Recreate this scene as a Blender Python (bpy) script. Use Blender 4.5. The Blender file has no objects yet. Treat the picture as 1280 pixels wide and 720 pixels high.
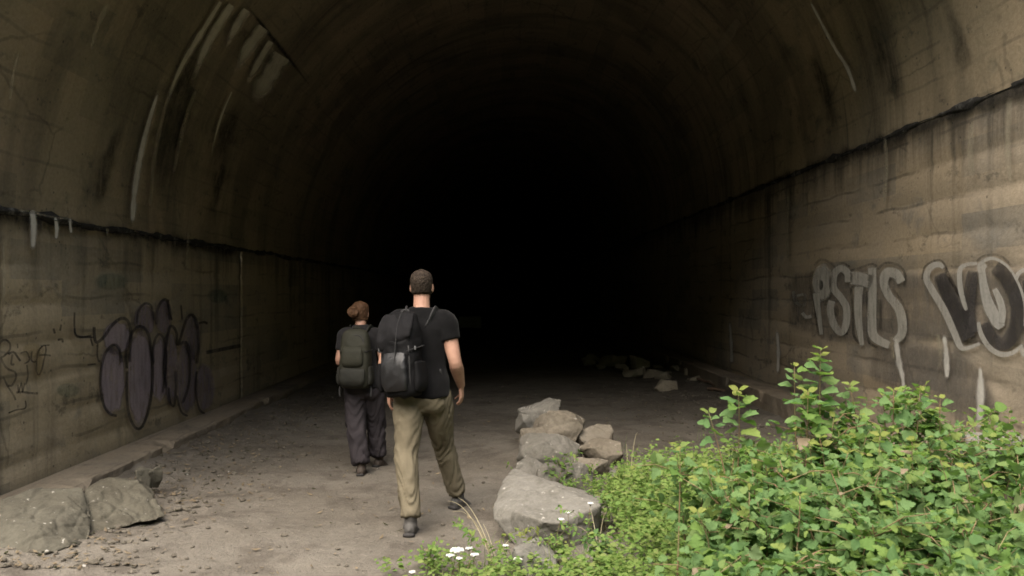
import bpy, bmesh, math, random
from mathutils import Vector, Matrix, Euler, noise
import numpy as np
R_ = math.radians
scn = bpy.context.scene
COL = scn.collection

# ------------------------------------------------------------------ camera, sky, sun, exposure
F = 1100.0
CAMZ = 1.65
cam_d = bpy.data.cameras.new('camera')
cam = bpy.data.objects.new('camera', cam_d); COL.objects.link(cam)
cam.location = (0, 0, CAMZ)
cam.rotation_euler = (R_(90) + math.atan(5 / F), 0, -math.atan(13 / F))
cam_d.sensor_width = 36; cam_d.lens = 36 * F / 1280
cam_d.clip_start = 0.05; cam_d.clip_end = 2000
cam_d.dof.use_dof = True; cam_d.dof.focus_distance = 7.0; cam_d.dof.aperture_fstop = 5.6
scn.camera = cam
CR = cam.rotation_euler.to_matrix()

world = bpy.data.worlds.new('World'); scn.world = world; world.use_nodes = True
wn = world.node_tree; wn.nodes.clear()
sky = wn.nodes.new('ShaderNodeTexSky'); sky.sky_type = 'NISHITA'; sky.sun_disc = False
SUN_EL, SUN_AZ = 56.0, 206.0       # degrees; azimuth clockwise from +Y: behind the camera, to its left
sky.sun_elevation = R_(SUN_EL); sky.sun_rotation = R_(SUN_AZ)
sky.air_density = 1.0; sky.dust_density = 6.0; sky.ozone_density = 0.3
bg = wn.nodes.new('ShaderNodeBackground'); bg.inputs['Strength'].default_value = 0.07
wo = wn.nodes.new('ShaderNodeOutputWorld')
wn.links.new(sky.outputs[0], bg.inputs[0]); wn.links.new(bg.outputs[0], wo.inputs[0])

sun_d = bpy.data.lights.new('sun', 'SUN'); sun_d.energy = 1.5; sun_d.angle = R_(70); sun_d.color = (1.0, 0.965, 0.885)
sun = bpy.data.objects.new('sun', sun_d); COL.objects.link(sun); sun.location = (-10, -20, 40)
az, el = R_(SUN_AZ), R_(SUN_EL)
sdir = Vector((math.sin(az) * math.cos(el), math.cos(az) * math.cos(el), math.sin(el)))
sun.rotation_euler = (-sdir).to_track_quat('-Z', 'Y').to_euler()

scn.view_settings.view_transform = 'Standard'; scn.view_settings.look = 'None'
scn.view_settings.gamma = 1.0; scn.view_settings.exposure = 2.42
scn.cycles.filter_width = 1.7
scn.cycles.max_bounces = 6; scn.cycles.diffuse_bounces = 4; scn.cycles.transparent_max_bounces = 16

# ------------------------------------------------------------------ the lie of the place
XL, XR, ZL, ZR = -3.75, 3.90, 2.26, 3.22     # tunnel walls and springing heights
PORTAL, END = 5.6, 90.0
CX = (XL + XR) / 2; RAD = (XR - XL) / 2

def ray(px, py): return CR @ Vector(((px - 640) / F, (360 - py) / F, -1.0))
def atY(px, py, Y):
    d = ray(px, py); k = Y / d.y; return Vector((d.x * k, Y, CAMZ + d.z * k))
def onwall(px, py, X):
    d = ray(px, py); k = X / d.x; return Vector((X, d.y * k, CAMZ + d.z * k))
def onground(px, py):
    d = ray(px, py); k = -CAMZ / d.z; return Vector((d.x * k, d.y * k, 0))
def spring(X): return ZL + (ZR - ZL) * (X - XL) / (XR - XL)
def vault(t, Y):                      # t: pi at the left spring, 0 at the right
    X = CX + RAD * math.cos(t); return Vector((X, Y, spring(X) + RAD * math.sin(t)))
def vault_t(px, py):
    d = ray(px, py); lo, hi = 0.5, 400.0
    def out(k):
        X, Z = d.x * k, CAMZ + d.z * k; c = (X - CX) / RAD
        return abs(c) >= 1 or Z > spring(X) + RAD * math.sqrt(1 - c * c)
    for _ in range(60):
        m = (lo + hi) / 2
        if out(m): hi = m
        else: lo = m
    c = max(-1, min(1, (d.x * lo - CX) / RAD)); return math.acos(c), d.y * lo
def sstep(a, b, x):
    t = max(0, min(1, (x - a) / (b - a))); return t * t * (3 - 2 * t)
def fbm(p, o=4):
    s, a = 0, 0.5
    for i in range(o):
        s += a * noise.noise(p); p = p * 2.03; a *= .5
    return s
def gz(x, y):
    p = Vector((x, y, 0))
    z = .035 * noise.noise(p * .55) + .018 * noise.noise(p * 1.7 + Vector((7, 0, 0))) + .008 * noise.noise(p * 5)
    z += .05 * sstep(-2.5, -3.4, x) * (y < END) + .06 * sstep(2.3, 3.3, x)
    z += .10 * math.exp(-((x - .62) ** 2 + (y - 8.7) ** 2) / .5)
    z += .05 * math.exp(-((x - 1.9) ** 2 / 1.2 + (y - 4.5) ** 2 / 3))
    return z

# ------------------------------------------------------------------ helpers
def tag(o, label=None, cat=None, group=None, kind=None):
    if label: o['label'] = label
    if cat: o['category'] = cat
    if group: o['group'] = group
    if kind: o['kind'] = kind
    return o
def empty(name, loc=(0, 0, 0), label=None, cat=None, group=None):
    o = bpy.data.objects.new(name, None); COL.objects.link(o); o.location = loc
    o.empty_display_size = .1
    return tag(o, label, cat, group)
def link(name, me, m=None, parent=None, loc=None, smooth=True):
    o = bpy.data.objects.new(name, me); COL.objects.link(o)
    if m is not None:
        me.materials.clear(); me.materials.append(m)
    if smooth: me.polygons.foreach_set('use_smooth', [True] * len(me.polygons))
    if parent is not None: o.parent = parent
    if loc is not None: o.location = loc
    return o
def bm_mesh(bm, name='m'):
    me = bpy.data.meshes.new(name); bm.normal_update(); bm.to_mesh(me); bm.free(); return me
def pymesh(name, v, f):
    me = bpy.data.meshes.new(name); me.from_pydata(v, [], f); me.update(); return me
def remesh(bm, vox, smooth=2, fac=.5):
    me = bm_mesh(bm, 'tmp'); o = bpy.data.objects.new('tmp', me); COL.objects.link(o)
    md = o.modifiers.new('r', 'REMESH'); md.mode = 'VOXEL'; md.voxel_size = vox; md.adaptivity = 0
    if smooth:
        ms = o.modifiers.new('s', 'SMOOTH'); ms.iterations = smooth; ms.factor = fac
    bpy.context.view_layer.update()
    dg = bpy.context.evaluated_depsgraph_get()
    out = bpy.data.meshes.new_from_object(o.evaluated_get(dg), depsgraph=dg)
    bpy.data.objects.remove(o); bpy.data.meshes.remove(me)
    return out
def displace(me, fn):
    me.update()
    n = len(me.vertices); nor = np.empty(n * 3, 'f'); co = np.empty(n * 3, 'f')
    me.vertex_normals.foreach_get('vector', nor); me.vertices.foreach_get('co', co)
    nor = nor.reshape(-1, 3); co = co.reshape(-1, 3)
    d = np.array([fn(Vector(c)) for c in co.tolist()], 'f')
    co += nor * d[:, None]
    me.vertices.foreach_set('co', co.ravel()); me.update()
    return me
def tube(bm, pts, rad, up=(0, 1, 0), n=14, sub=3, p=2.0, capk=.5):
    """closed lofted tube; rad entries r or (side, front); p: superellipse exponent"""
    pts = [Vector(q) for q in pts]; rad = [r if isinstance(r, (tuple, list)) else (r, r) for r in rad]
    P, Q = [], []
    m = len(pts)
    for i in range(m - 1):
        p0, p1, p2, p3 = pts[max(i - 1, 0)], pts[i], pts[i + 1], pts[min(i + 2, m - 1)]
        r0, r1, r2, r3 = rad[max(i - 1, 0)], rad[i], rad[i + 1], rad[min(i + 2, m - 1)]
        for k in range(sub):
            t = k / sub
            cr = lambda a, b, c, d: .5 * (2 * b + (c - a) * t + (2 * a - 5 * b + 4 * c - d) * t * t + (3 * b - a - 3 * c + d) * t ** 3)
            P.append(cr(p0, p1, p2, p3)); Q.append((max(.0008, cr(r0[0], r1[0], r2[0], r3[0])), max(.0008, cr(r0[1], r1[1], r2[1], r3[1]))))
    P.append(pts[-1]); Q.append(rad[-1])
    up = Vector(up); rings = []
    for i, c in enumerate(P):
        t = (P[min(i + 1, len(P) - 1)] - P[max(i - 1, 0)])
        t = t.normalized() if t.length > 1e-7 else Vector((0, 0, 1))
        s = t.cross(up)
        if s.length < 1e-3: s = t.cross(Vector((1, .2, 0)))
        s.normalize(); fr = s.cross(t).normalized(); ring = []
        for k in range(n):
            a = 2 * math.pi * k / n; ca, sa = math.cos(a), math.sin(a)
            ca = math.copysign(abs(ca) ** (2 / p), ca); sa = math.copysign(abs(sa) ** (2 / p), sa)
            ring.append(bm.verts.new(c + s * ca * Q[i][0] + fr * sa * Q[i][1]))
        rings.append(ring)
    for a, b in zip(rings, rings[1:]):
        for k in range(n): bm.faces.new((a[k], a[(k + 1) % n], b[(k + 1) % n], b[k]))
    for ring, q, s in ((rings[0], 0, -1), (rings[-1], -1, 1)):
        t = (P[1] - P[0]) if q == 0 else (P[-1] - P[-2])
        t = t.normalized() if t.length > 1e-7 else Vector((0, 0, 1))
        v = bm.verts.new(P[q] + t * s * min(Q[q]) * capk)
        for k in range(n):
            tri = (ring[k], v, ring[(k + 1) % n]) if s == -1 else (ring[k], ring[(k + 1) % n], v)
            bm.faces.new(tri)
def ball(bm, c, r, rot=None, u=14, v=9):
    r = r if isinstance(r, (tuple, list)) else (r, r, r)
    M = Matrix.Translation(c) @ (rot.to_matrix().to_4x4() if rot else Matrix.Identity(4)) @ Matrix.Diagonal((*r, 1))
    bmesh.ops.create_uvsphere(bm, u_segments=u, v_segments=v, radius=1, matrix=M)
def box(bm, c, s, rot=None):
    M = Matrix.Translation(c) @ (rot.to_matrix().to_4x4() if rot else Matrix.Identity(4)) @ Matrix.Diagonal((*s, 1))
    bmesh.ops.create_cube(bm, size=1, matrix=M)

# ------------------------------------------------------------------ materials
class NT:
    def __init__(s, name):
        s.m = bpy.data.materials.new(name); s.m.use_nodes = True; s.t = s.m.node_tree; s.t.nodes.clear()
        s.out = s.t.nodes.new('ShaderNodeOutputMaterial')
    def n(s, typ, **kw):
        nd = s.t.nodes.new(typ)
        for k, v in kw.items(): setattr(nd, k, v)
        return nd
    def set(s, sock, v):
        if isinstance(v, bpy.types.NodeSocket): s.t.links.new(v, sock)
        elif isinstance(v, (tuple, list)) and len(v) == 3 and sock.type == 'RGBA': sock.default_value = (*v, 1)
        else: sock.default_value = v
    def noise(s, vec, scale, detail=4, rough=.55, dist=0):
        nd = s.n('ShaderNodeTexNoise'); s.set(nd.inputs['Vector'], vec)
        for k, v in (('Scale', scale), ('Detail', detail), ('Roughness', rough), ('Distortion', dist)): nd.inputs[k].default_value = v
        return nd.outputs['Fac']
    def map(s, vec, scale=(1, 1, 1), loc=(0, 0, 0)):
        nd = s.n('ShaderNodeMapping'); s.set(nd.inputs['Vector'], vec)
        nd.inputs['Scale'].default_value = scale; nd.inputs['Location'].default_value = loc; return nd.outputs[0]
    def ramp(s, fac, a, b, c0=0.0, c1=1.0):
        nd = s.n('ShaderNodeMapRange', interpolation_type='SMOOTHSTEP'); s.set(nd.inputs[0], fac)
        for i, v in enumerate((a, b, c0, c1)): nd.inputs[i + 1].default_value = v
        return nd.outputs[0]
    def math(s, op, a, b=0.0):
        nd = s.n('ShaderNodeMath', operation=op); s.set(nd.inputs[0], a); s.set(nd.inputs[1], b); return nd.outputs[0]
    def mix(s, fac, a, b, blend='MIX'):
        nd = s.n('ShaderNodeMix', data_type='RGBA', blend_type=blend)
        s.set(nd.inputs[0], fac); s.set(nd.inputs[6], a); s.set(nd.inputs[7], b); return nd.outputs[2]
    def bump(s, h, st=.3, dist=.02, nrm=None):
        nd = s.n('ShaderNodeBump'); s.set(nd.inputs['Height'], h); nd.inputs['Strength'].default_value = st; nd.inputs['Distance'].default_value = dist
        if nrm is not None: s.set(nd.inputs['Normal'], nrm)
        return nd.outputs[0]
    def bsdf(s, col, rough=.8, nrm=None, spec=.3, **kw):
        b = s.n('ShaderNodeBsdfPrincipled'); s.set(b.inputs['Base Color'], col); s.set(b.inputs['Roughness'], rough)
        b.inputs['Specular IOR Level'].default_value = spec
        if nrm is not None: s.set(b.inputs['Normal'], nrm)
        for k, v in kw.items(): s.set(b.inputs[k], v)
        return b.outputs[0]
    def done(s, sh): s.t.links.new(sh, s.out.inputs[0]); return s.m

def concrete(name, base, tan, grey, streak, seed, hi, panel=1.0, ledge=None, lines=.4, bands=0):
    """board-marked, water-stained concrete; UV in metres (U along the tunnel, V up the wall / round the arch)"""
    s = NT(name); uv = s.n('ShaderNodeTexCoord').outputs['UV']
    uv = s.map(uv, loc=(seed * 3.1, seed * .37, seed))
    warp = s.noise(uv, 1.2, 3)
    big = s.noise(uv, .42, 5, .6, .4); mid = s.noise(s.map(uv, (1, 1.3, 1), (3, 8, 0)), 1.7, 6, .65, .5)
    fine = s.noise(uv, 26, 5, .7); vfine = s.noise(uv, 90, 3, .6)
    col = s.mix(s.ramp(big, .38, .62), base, tan)
    br = s.n('ShaderNodeTexBrick', offset=.37, squash=1.0); s.set(br.inputs['Vector'], s.map(uv, (1, 1, 1), (.13, .05, 0)))
    s.set(br.inputs['Color1'], (.0, .0, .0)); s.set(br.inputs['Color2'], (1, 1, 1)); s.set(br.inputs['Mortar'], (.5, .5, .5))
    for k, v in (('Scale', 1.0), ('Mortar Size', 0.0), ('Brick Width', 1.25), ('Row Height', .31), ('Bias', 0.0)): br.inputs[k].default_value = v
    cell = s.n('ShaderNodeRGBToBW'); s.set(cell.inputs[0], br.outputs[0]); cell = cell.outputs[0]
    col = s.mix(s.math('MULTIPLY', s.ramp(cell, .45, 1), s.ramp(mid, .3, .6, .2, .75 * panel)), col, grey)
    col = s.mix(s.math('MULTIPLY', s.ramp(cell, .35, .0), .35 * panel), col, hi)
    col = s.mix(s.ramp(mid, .54, .72, 0, .8), col, grey)
    st = s.noise(s.map(uv, (3.2, .16, 1), (1, 2, 3)), 1.0, 6, .62, .25)
    patch = s.ramp(s.noise(s.map(uv, (.55, .3, 1), (7, 7, 7)), 1.0, 3), .4, .6)
    col = s.mix(s.math('MULTIPLY', s.math('MULTIPLY', s.ramp(st, .5, .68), patch), streak), col, (.028, .027, .022))
    st2 = s.noise(s.map(uv, (5.5, .22, 1), (9, 4, 1)), 1.0, 5, .6, .2)
    col = s.mix(s.math('MULTIPLY', s.ramp(st2, .6, .78), .25), col, hi)
    blot = s.noise(s.map(uv, (1.1, 1.6, 1), (5, 5, 2)), 2.6, 6, .7)
    col = s.mix(s.math('MULTIPLY', s.ramp(blot, .58, .68), .55), col, (.045, .045, .038))
    if bands: 
        bd = s.noise(s.map(uv, (.8, .26, 1), (2, 9, 4)), 1.0, 6, .65, .35)
        col = s.mix(s.ramp(bd, .44, .62, 0, bands), col, (.045, .042, .032)); col = s.mix(s.ramp(bd, .42, .28, 0, .35), col, hi)
    if ledge is not None:            # soot and damp that have run from the springing joint
        sep = s.n('ShaderNodeSeparateXYZ'); s.set(sep.inputs[0], s.n('ShaderNodeTexCoord').outputs['UV'])
        v = s.math('ADD', sep.outputs[1], s.math('MULTIPLY', s.math('SUBTRACT', st, .5), 1.5))
        below = s.ramp(v, ledge[0] - .5, ledge[0] + .02)
        above = s.ramp(v, ledge[0] + .55, ledge[0] + .05)
        col = s.mix(s.math('MULTIPLY', s.math('MULTIPLY', below, above), ledge[1]), col, (.022, .021, .018))
    bl = s.n('ShaderNodeTexWave', wave_type='BANDS', bands_direction='Y', wave_profile='SIN'); s.set(bl.inputs['Vector'], uv)
    bl.inputs['Scale'].default_value = 1.03; bl.inputs['Distortion'].default_value = 1.4; bl.inputs['Detail'].default_value = 3
    col = s.mix(s.math('MULTIPLY', s.ramp(bl.outputs['Fac'], .96, 1.0), s.ramp(warp, .4, .62, .0, lines)), col, (.04, .036, .03))
    col = s.mix(s.ramp(fine, .3, .75, .0, .35), col, s.mix(1, col, (.45, .43, .4), 'MULTIPLY'))
    pv = s.n('ShaderNodeTexVoronoi'); s.set(pv.inputs['Vector'], uv); pv.inputs['Scale'].default_value = 9; pv.inputs['Randomness'].default_value = 1
    pit = s.math('MULTIPLY', s.ramp(pv.outputs['Distance'], .13, .06), s.ramp(mid, .42, .55))
    col = s.mix(s.math('MULTIPLY', pit, .75), col, (.03, .028, .024))
    cr_ = s.n('ShaderNodeTexVoronoi', feature='DISTANCE_TO_EDGE'); s.set(cr_.inputs['Vector'], s.map(uv, (.55, .8, 1), (4, 2, 1))); cr_.inputs['Scale'].default_value = 1.0
    wv = s.n('ShaderNodeVectorMath', operation='ADD'); s.set(wv.inputs[0], s.map(uv, (.55, .8, 1), (4, 2, 1))); nc = s.n('ShaderNodeTexNoise'); s.set(nc.inputs['Vector'], uv); nc.inputs['Scale'].default_value = 3.5; nc.inputs['Detail'].default_value = 5
    sc_ = s.n('ShaderNodeVectorMath', operation='SCALE'); s.set(sc_.inputs[0], nc.outputs['Color']); sc_.inputs['Scale'].default_value = .13; s.set(wv.inputs[1], sc_.outputs[0]); s.set(cr_.inputs['Vector'], wv.outputs[0])
    crack = s.math('MULTIPLY', s.ramp(cr_.outputs['Distance'], .012, .003), s.ramp(warp, .48, .6))
    col = s.mix(s.math('MULTIPLY', crack, .35), col, (.03, .027, .022))
    h = s.math('ADD', s.math('MULTIPLY', mid, 1.0), s.math('ADD', s.math('MULTIPLY', fine, .35), s.math('MULTIPLY', vfine, .15)))
    return s.done(s.bsdf(col, s.ramp(fine, .2, .8, .75, .95), s.bump(h, .5, .03), .25))
M = {}
M['wall_left'] = concrete('concrete_left', (.34, .284, .195), (.375, .31, .205), (.205, .186, .145), .6, 1.0, (.40, .34, .25), ledge=(ZL, .45), lines=.42)
M['wall_right'] = concrete('concrete_right', (.31, .26, .195), (.335, .27, .185), (.165, .157, .138), .55, 2.0, (.40, .34, .26), .85, ledge=(ZR, .75), lines=.5)
M['vault'] = concrete('concrete_vault', (.27, .225, .15), (.30, .24, .16), (.135, .125, .09), .6, 3.0, (.29, .24, .165), .6, None, .3, .45)
M['kerb'] = concrete('concrete_kerb', (.21, .175, .13), (.19, .15, .105), (.12, .105, .085), .3, 4.0, (.26, .23, .19), .4)

def mat_ledge():
    s = NT('sooty_ledge'); P = s.n('ShaderNodeTexCoord').outputs['Object']
    a = s.noise(P, 3.5, 6, .7); b = s.noise(P, 30, 4)
    c = s.mix(s.ramp(a, .5, .68), (.022, .021, .019), (.15, .145, .135))
    return s.done(s.bsdf(c, .9, s.bump(b, .8, .02), .2))
M['ledge'] = mat_ledge()

def spray(name, col, alpha, worn=.5, col2=None, sc=3.0):
    s = NT(name); P = s.n('ShaderNodeTexCoord').outputs['Object']
    a = s.n('ShaderNodeAttribute', attribute_name='mask').outputs['Fac']
    n1 = s.noise(P, sc, 6, .7); n2 = s.noise(s.map(P, (1, 1, .25)), 14, 4, .6); n3 = s.noise(P, 45, 3, .6)
    w = s.math('MULTIPLY', s.ramp(n1, .3, .62, 1 - worn, 1), s.math('MULTIPLY', s.ramp(n2, .25, .6, 1 - worn, 1), s.ramp(n3, .25, .55, 1 - worn * .6, 1)))
    al = s.math('MULTIPLY', s.math('MULTIPLY', s.ramp(a, 0.0, 1.0), w), alpha)
    c = s.mix(s.ramp(n1, .35, .65), col, col2 or col)
    tr = s.n('ShaderNodeBsdfTransparent').outputs[0]
    mx = s.n('ShaderNodeMixShader'); s.set(mx.inputs[0], al); s.set(mx.inputs[1], tr); s.set(mx.inputs[2], s.bsdf(c, .75, None, .2))
    return s.done(mx.outputs[0])
M['grey_paint'] = spray('faded_grey_paint', (.42, .405, .36), .88, .4, (.34, .325, .285))
M['pale_paint'] = spray('pale_grey_paint', (.40, .385, .35), .85, .35, (.31, .30, .275))
M['black_paint'] = spray('black_paint', (.024, .022, .022), .95, .3, (.05, .046, .044))
M['dark_line'] = spray('dark_spray_line', (.02, .018, .02), .85, .25)
M['soot_and_gap_shade'] = spray('soot_gap_band', (.016, .015, .013), .9, .6, (.03, .028, .024), 5.0)  # sooty ledge bands, and the gap shade painted along the left kerb
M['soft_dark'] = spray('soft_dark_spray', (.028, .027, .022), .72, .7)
M['mauve_paint'] = spray('mauve_paint', (.42, .35, .395), .85, .4, (.27, .228, .26), 2.2)
M['mauve_dark'] = spray('dull_mauve_paint', (.30, .25, .285), .75, .45, (.19, .16, .185), 2.2)
M['brown_line'] = spray('brown_marker_line', (.03, .026, .022), .9, .4)
M['ochre_paint'] = spray('ochre_paint', (.26, .20, .09), .6, .6)
M['teal_paint'] = spray('teal_paint', (.07, .13, .10), .5, .7)
M['buff'] = spray('grey_buffed_patch', (.105, .095, .085), .7, .55, (.14, .125, .105), 1.6)
M['lime'] = spray('lime_deposit', (.66, .64, .59), .95, .25, (.40, .385, .35), 4.0)
M['lime_pale'] = spray('pale_lime_wash', (.60, .57, .47), .95, .25, (.46, .43, .34), 3.0)
M['lime_faint'] = spray('faint_lime_wash', (.40, .35, .26), .5, .5, (.32, .28, .2), 3.0)
M['lime_dull'] = spray('dull_lime_deposit', (.30, .27, .20), .7, .6, (.24, .21, .15), 3.0)

def mat_ground():
    s = NT('trodden_earth'); P = s.n('ShaderNodeTexCoord').outputs['Object']
    a = s.noise(P, .5, 5, .6); b = s.noise(P, 2.4, 6, .65); c = s.noise(P, 16, 5, .7); d = s.noise(P, 70, 4, .7)
    col = s.mix(s.ramp(a, .35, .65), (.108, .095, .077), (.15, .134, .112))
    col = s.mix(s.ramp(b, .46, .66, 0, .6), col, (.060, .050, .040))
    col = s.mix(s.ramp(c, .52, .72, 0, .5), col, (.165, .147, .124))
    col = s.mix(s.ramp(d, .3, .7, 0, .4), col, s.mix(1, col, (.5, .48, .45), 'MULTIPLY'))
    v = s.n('ShaderNodeTexVoronoi'); s.set(v.inputs['Vector'], P); v.inputs['Scale'].default_value = 38
    peb = s.math('MULTIPLY', s.ramp(v.outputs['Distance'], .28, .12), s.ramp(s.noise(P, 3, 3), .45, .6))
    col = s.mix(s.math('MULTIPLY', peb, .45), col, (.18, .162, .138))
    h = s.math('ADD', s.math('ADD', s.math('MULTIPLY', c, .5), s.math('MULTIPLY', b, .8)), s.math('ADD', s.math('MULTIPLY', d, .25), s.math('MULTIPLY', peb, .4)))
    return s.done(s.bsdf(col, .95, s.bump(h, .95, .035), .15))
M['ground'] = mat_ground()

def mat_sky_blocker():
    s = NT('sky_blocker_green'); P = s.n('ShaderNodeTexCoord').outputs['Object']; a = s.noise(P, .35, 6, .7); b = s.noise(P, 2, 5, .7)
    c = s.mix(s.ramp(a, .35, .65), (.045, .07, .022), (.085, .115, .04)); c = s.mix(s.ramp(b, .55, .7, 0, .6), c, (.12, .10, .06))
    return s.done(s.bsdf(c, .95, s.bump(b, 1, .6), .1))
M['sky_blocker'] = mat_sky_blocker()  # for the unseen slope added against horizon light
def mat_rock(name, c0, c1, c2):
    s = NT(name); P = s.n('ShaderNodeTexCoord').outputs['Object']
    rnd = s.n('ShaderNodeObjectInfo').outputs['Random']
    off = s.n('ShaderNodeVectorMath', operation='ADD'); s.set(off.inputs[0], P)
    cmb = s.n('ShaderNodeCombineXYZ'); s.set(cmb.inputs[0], s.math('MULTIPLY', rnd, 17.0)); s.set(off.inputs[1], cmb.outputs[0]); P = off.outputs[0]
    a = s.noise(P, 3.0, 5, .6, .3); b = s.noise(P, 11, 6, .7); c = s.noise(P, 55, 4, .7)
    col = s.mix(s.ramp(a, .35, .65), c0, c1)
    col = s.mix(s.ramp(b, .5, .7, 0, .7), col, c2)
    col = s.mix(s.ramp(c, .35, .7, 0, .35), col, s.mix(1, col, (.45, .44, .42), 'MULTIPLY'))
    sp = s.noise(s.map(P, (1, 1, 1), (4, 4, 4)), 20, 3, .6)
    col = s.mix(s.ramp(sp, .66, .72, 0, .6), col, (.42, .40, .36))
    col = s.mix(s.ramp(rnd, 0, 1, 0, .25), col, s.mix(1, col, (.72, .66, .58), 'MULTIPLY'))
    h = s.math('ADD', s.math('MULTIPLY', b, .8), s.math('MULTIPLY', c, .3))
    return s.done(s.bsdf(col, .92, s.bump(h, .55, .025), .2))
M['rock'] = mat_rock('grey_rock', (.155, .147, .130), (.125, .118, .102), (.083, .077, .063))
M['rock_tan'] = mat_rock('tan_rock', (.17, .15, .12), (.14, .122, .095), (.09, .076, .057))
M['rock_left'] = mat_rock('olive_grey_rock', (.092, .086, .067), (.074, .068, .052), (.048, .043, .033))
M['gravel'] = mat_rock('earth_stained_gravel', (.10, .088, .07), (.085, .074, .058), (.145, .13, .107))
M['rock_dark'] = mat_rock('dusty_rock', (.33, .295, .23), (.28, .245, .19), (.22, .195, .15))

def mat_cloth(name, col, col2, rough=.85, scale=8, weave=900, bump=.25, spec=.15, sheen=.0):
    s = NT(name); P = s.n('ShaderNodeTexCoord').outputs['Object']
    a = s.noise(P, scale, 4, .6); b = s.noise(P, weave, 2)
    c = s.mix(s.ramp(a, .35, .68), col, col2)
    return s.done(s.bsdf(c, rough, s.bump(s.math('ADD', a, s.math('MULTIPLY', b, .3)), bump, .01), spec, **({'Sheen Weight': sheen} if sheen else {})))
M['skin'] = mat_cloth('skin', (.33, .19, .135), (.28, .155, .11), .55, 14, 300, .1, .35)
M['hair_dark'] = mat_cloth('short_dark_hair', (.021, .0155, .012), (.040, .030, .022), .75, 60, 700, .9, .1)
M['hair_brown'] = mat_cloth('brown_hair', (.05, .025, .012), (.085, .044, .022), .65, 30, 500, .9, .2)
M['shirt_black'] = mat_cloth('black_cotton', (.0042, .0041, .0043), (.006, .0058, .0061), .9, 9, 900, .25, .06, .04)
M['shirt_grey'] = mat_cloth('charcoal_cotton', (.012, .0115, .012), (.017, .016, .0165), .9, 9, 900, .25, .06, .04)
M['khaki'] = mat_cloth('khaki_twill', (.118, .100, .068), (.088, .075, .050), .88, 6, 900, .25, .12)
M['plum_grey'] = mat_cloth('plum_grey_cotton', (.032, .0275, .03), (.022, .019, .021), .88, 6, 900, .25, .12)
M['pack_black'] = mat_cloth('black_pack_fabric', (.0036, .0035, .0038), (.0055, .0053, .0057), .75, 7, 700, .3, .10)
M['pack_coated'] = mat_cloth('coated_pack_fabric', (.0055, .0054, .006), (.008, .0077, .0087), .48, 5, 700, .3, .4)
M['pack_flap'] = mat_cloth('charcoal_flap_fabric', (.0075, .0072, .0078), (.010, .0096, .0102), .8, 7, 700, .3, .08)
M['pack_olive'] = mat_cloth('olive_pack_fabric', (.0165, .0165, .0105), (.0215, .021, .0135), .75, 7, 700, .3, .25)
M['pack_olive_dark'] = mat_cloth('dark_olive_fabric', (.010, .010, .0075), (.014, .014, .0105), .75, 7, 700, .3, .25)
M['webbing'] = mat_cloth('black_webbing', (.014, .014, .014), (.022, .021, .021), .7, 40, 700, .3, .3)
M['boot_grey'] = mat_cloth('grey_boot_leather', (.045, .042, .038), (.065, .06, .054), .7, 20, 500, .3, .3)
M['boot_brown'] = mat_cloth('brown_boot_leather', (.036, .027, .021), (.05, .038, .03), .7, 20, 500, .3, .3)
M['rubber'] = mat_cloth('sole_rubber', (.018, .017, .016), (.035, .032, .03), .8, 25, 300, .3, .3)
M['eye'] = mat_cloth('eye', (.6, .58, .55), (.6, .58, .55), .2, 5, 100, .0, .5)
M['buckle'] = mat_cloth('grey_plastic', (.09, .09, .09), (.11, .11, .11), .5, 5, 100, .0, .4)
M['board'] = mat_cloth('weathered_board', (.34, .32, .26), (.28, .26, .21), .8, 6, 100, .2, .2)
M['wood'] = mat_cloth('dead_wood', (.15, .10, .07), (.10, .07, .05), .9, 12, 100, .5, .15)

def mat_leaf(name, c0, c1, c2, island=False, trans=.42, rough=.7):
    s = NT(name)
    r = s.n('ShaderNodeNewGeometry').outputs['Random Per Island'] if island else s.n('ShaderNodeObjectInfo').outputs['Random']
    P = s.n('ShaderNodeTexCoord').outputs['Generated' if not island else 'Object']
    c = s.mix(s.ramp(r, .1, .55), c0, c1); c = s.mix(s.ramp(r, .7, 1.0), c, c2)
    back = s.n('ShaderNodeNewGeometry').outputs['Backfacing']
    c = s.mix(s.math('MULTIPLY', back, .45), c, (.17, .21, .12))
    n = s.noise(P, 7 if not island else 40, 4, .6)
    c = s.mix(s.ramp(n, .35, .7, 0, .3), c, s.mix(1, c, (.6, .66, .5), 'MULTIPLY'))
    b = s.bsdf(c, rough, s.bump(n, .4, .004), .2)
    t = s.n('ShaderNodeBsdfTranslucent'); s.set(t.inputs[0], s.mix(1, c, (1.0, 1.35, .55), 'MULTIPLY'))
    mx = s.n('ShaderNodeMixShader'); mx.inputs[0].default_value = trans; s.set(mx.inputs[1], b); s.set(mx.inputs[2], t.outputs[0])
    return s.done(mx.outputs[0])
M['leaf'] = mat_leaf('shrub_leaf', (.085, .160, .056), (.118, .195, .072), (.152, .215, .070))
M['leaf_bright'] = mat_leaf('bright_leaf', (.10, .175, .042), (.135, .205, .052), (.17, .215, .058))
M['leaf_tip'] = mat_leaf('young_yellow_leaf', (.16, .19, .045), (.19, .21, .055), (.13, .18, .05))
M['leaf_stuff'] = mat_leaf('inner_foliage_leaf', (.08, .148, .05), (.11, .18, .062), (.145, .20, .062), True)
M['cover'] = mat_leaf('ground_cover_leaf', (.115, .185, .045), (.15, .21, .055), (.185, .215, .07), True)
M['grass'] = mat_leaf('grass_blade', (.10, .15, .045), (.14, .175, .06), (.22, .21, .10), True)
M['stem'] = mat_cloth('green_brown_stem', (.14, .13, .06), (.17, .10, .06), .7, 10, 100, .2, .2)
M['straw'] = mat_cloth('dry_straw', (.33, .29, .19), (.28, .24, .15), .7, 10, 100, .2, .2)
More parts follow.
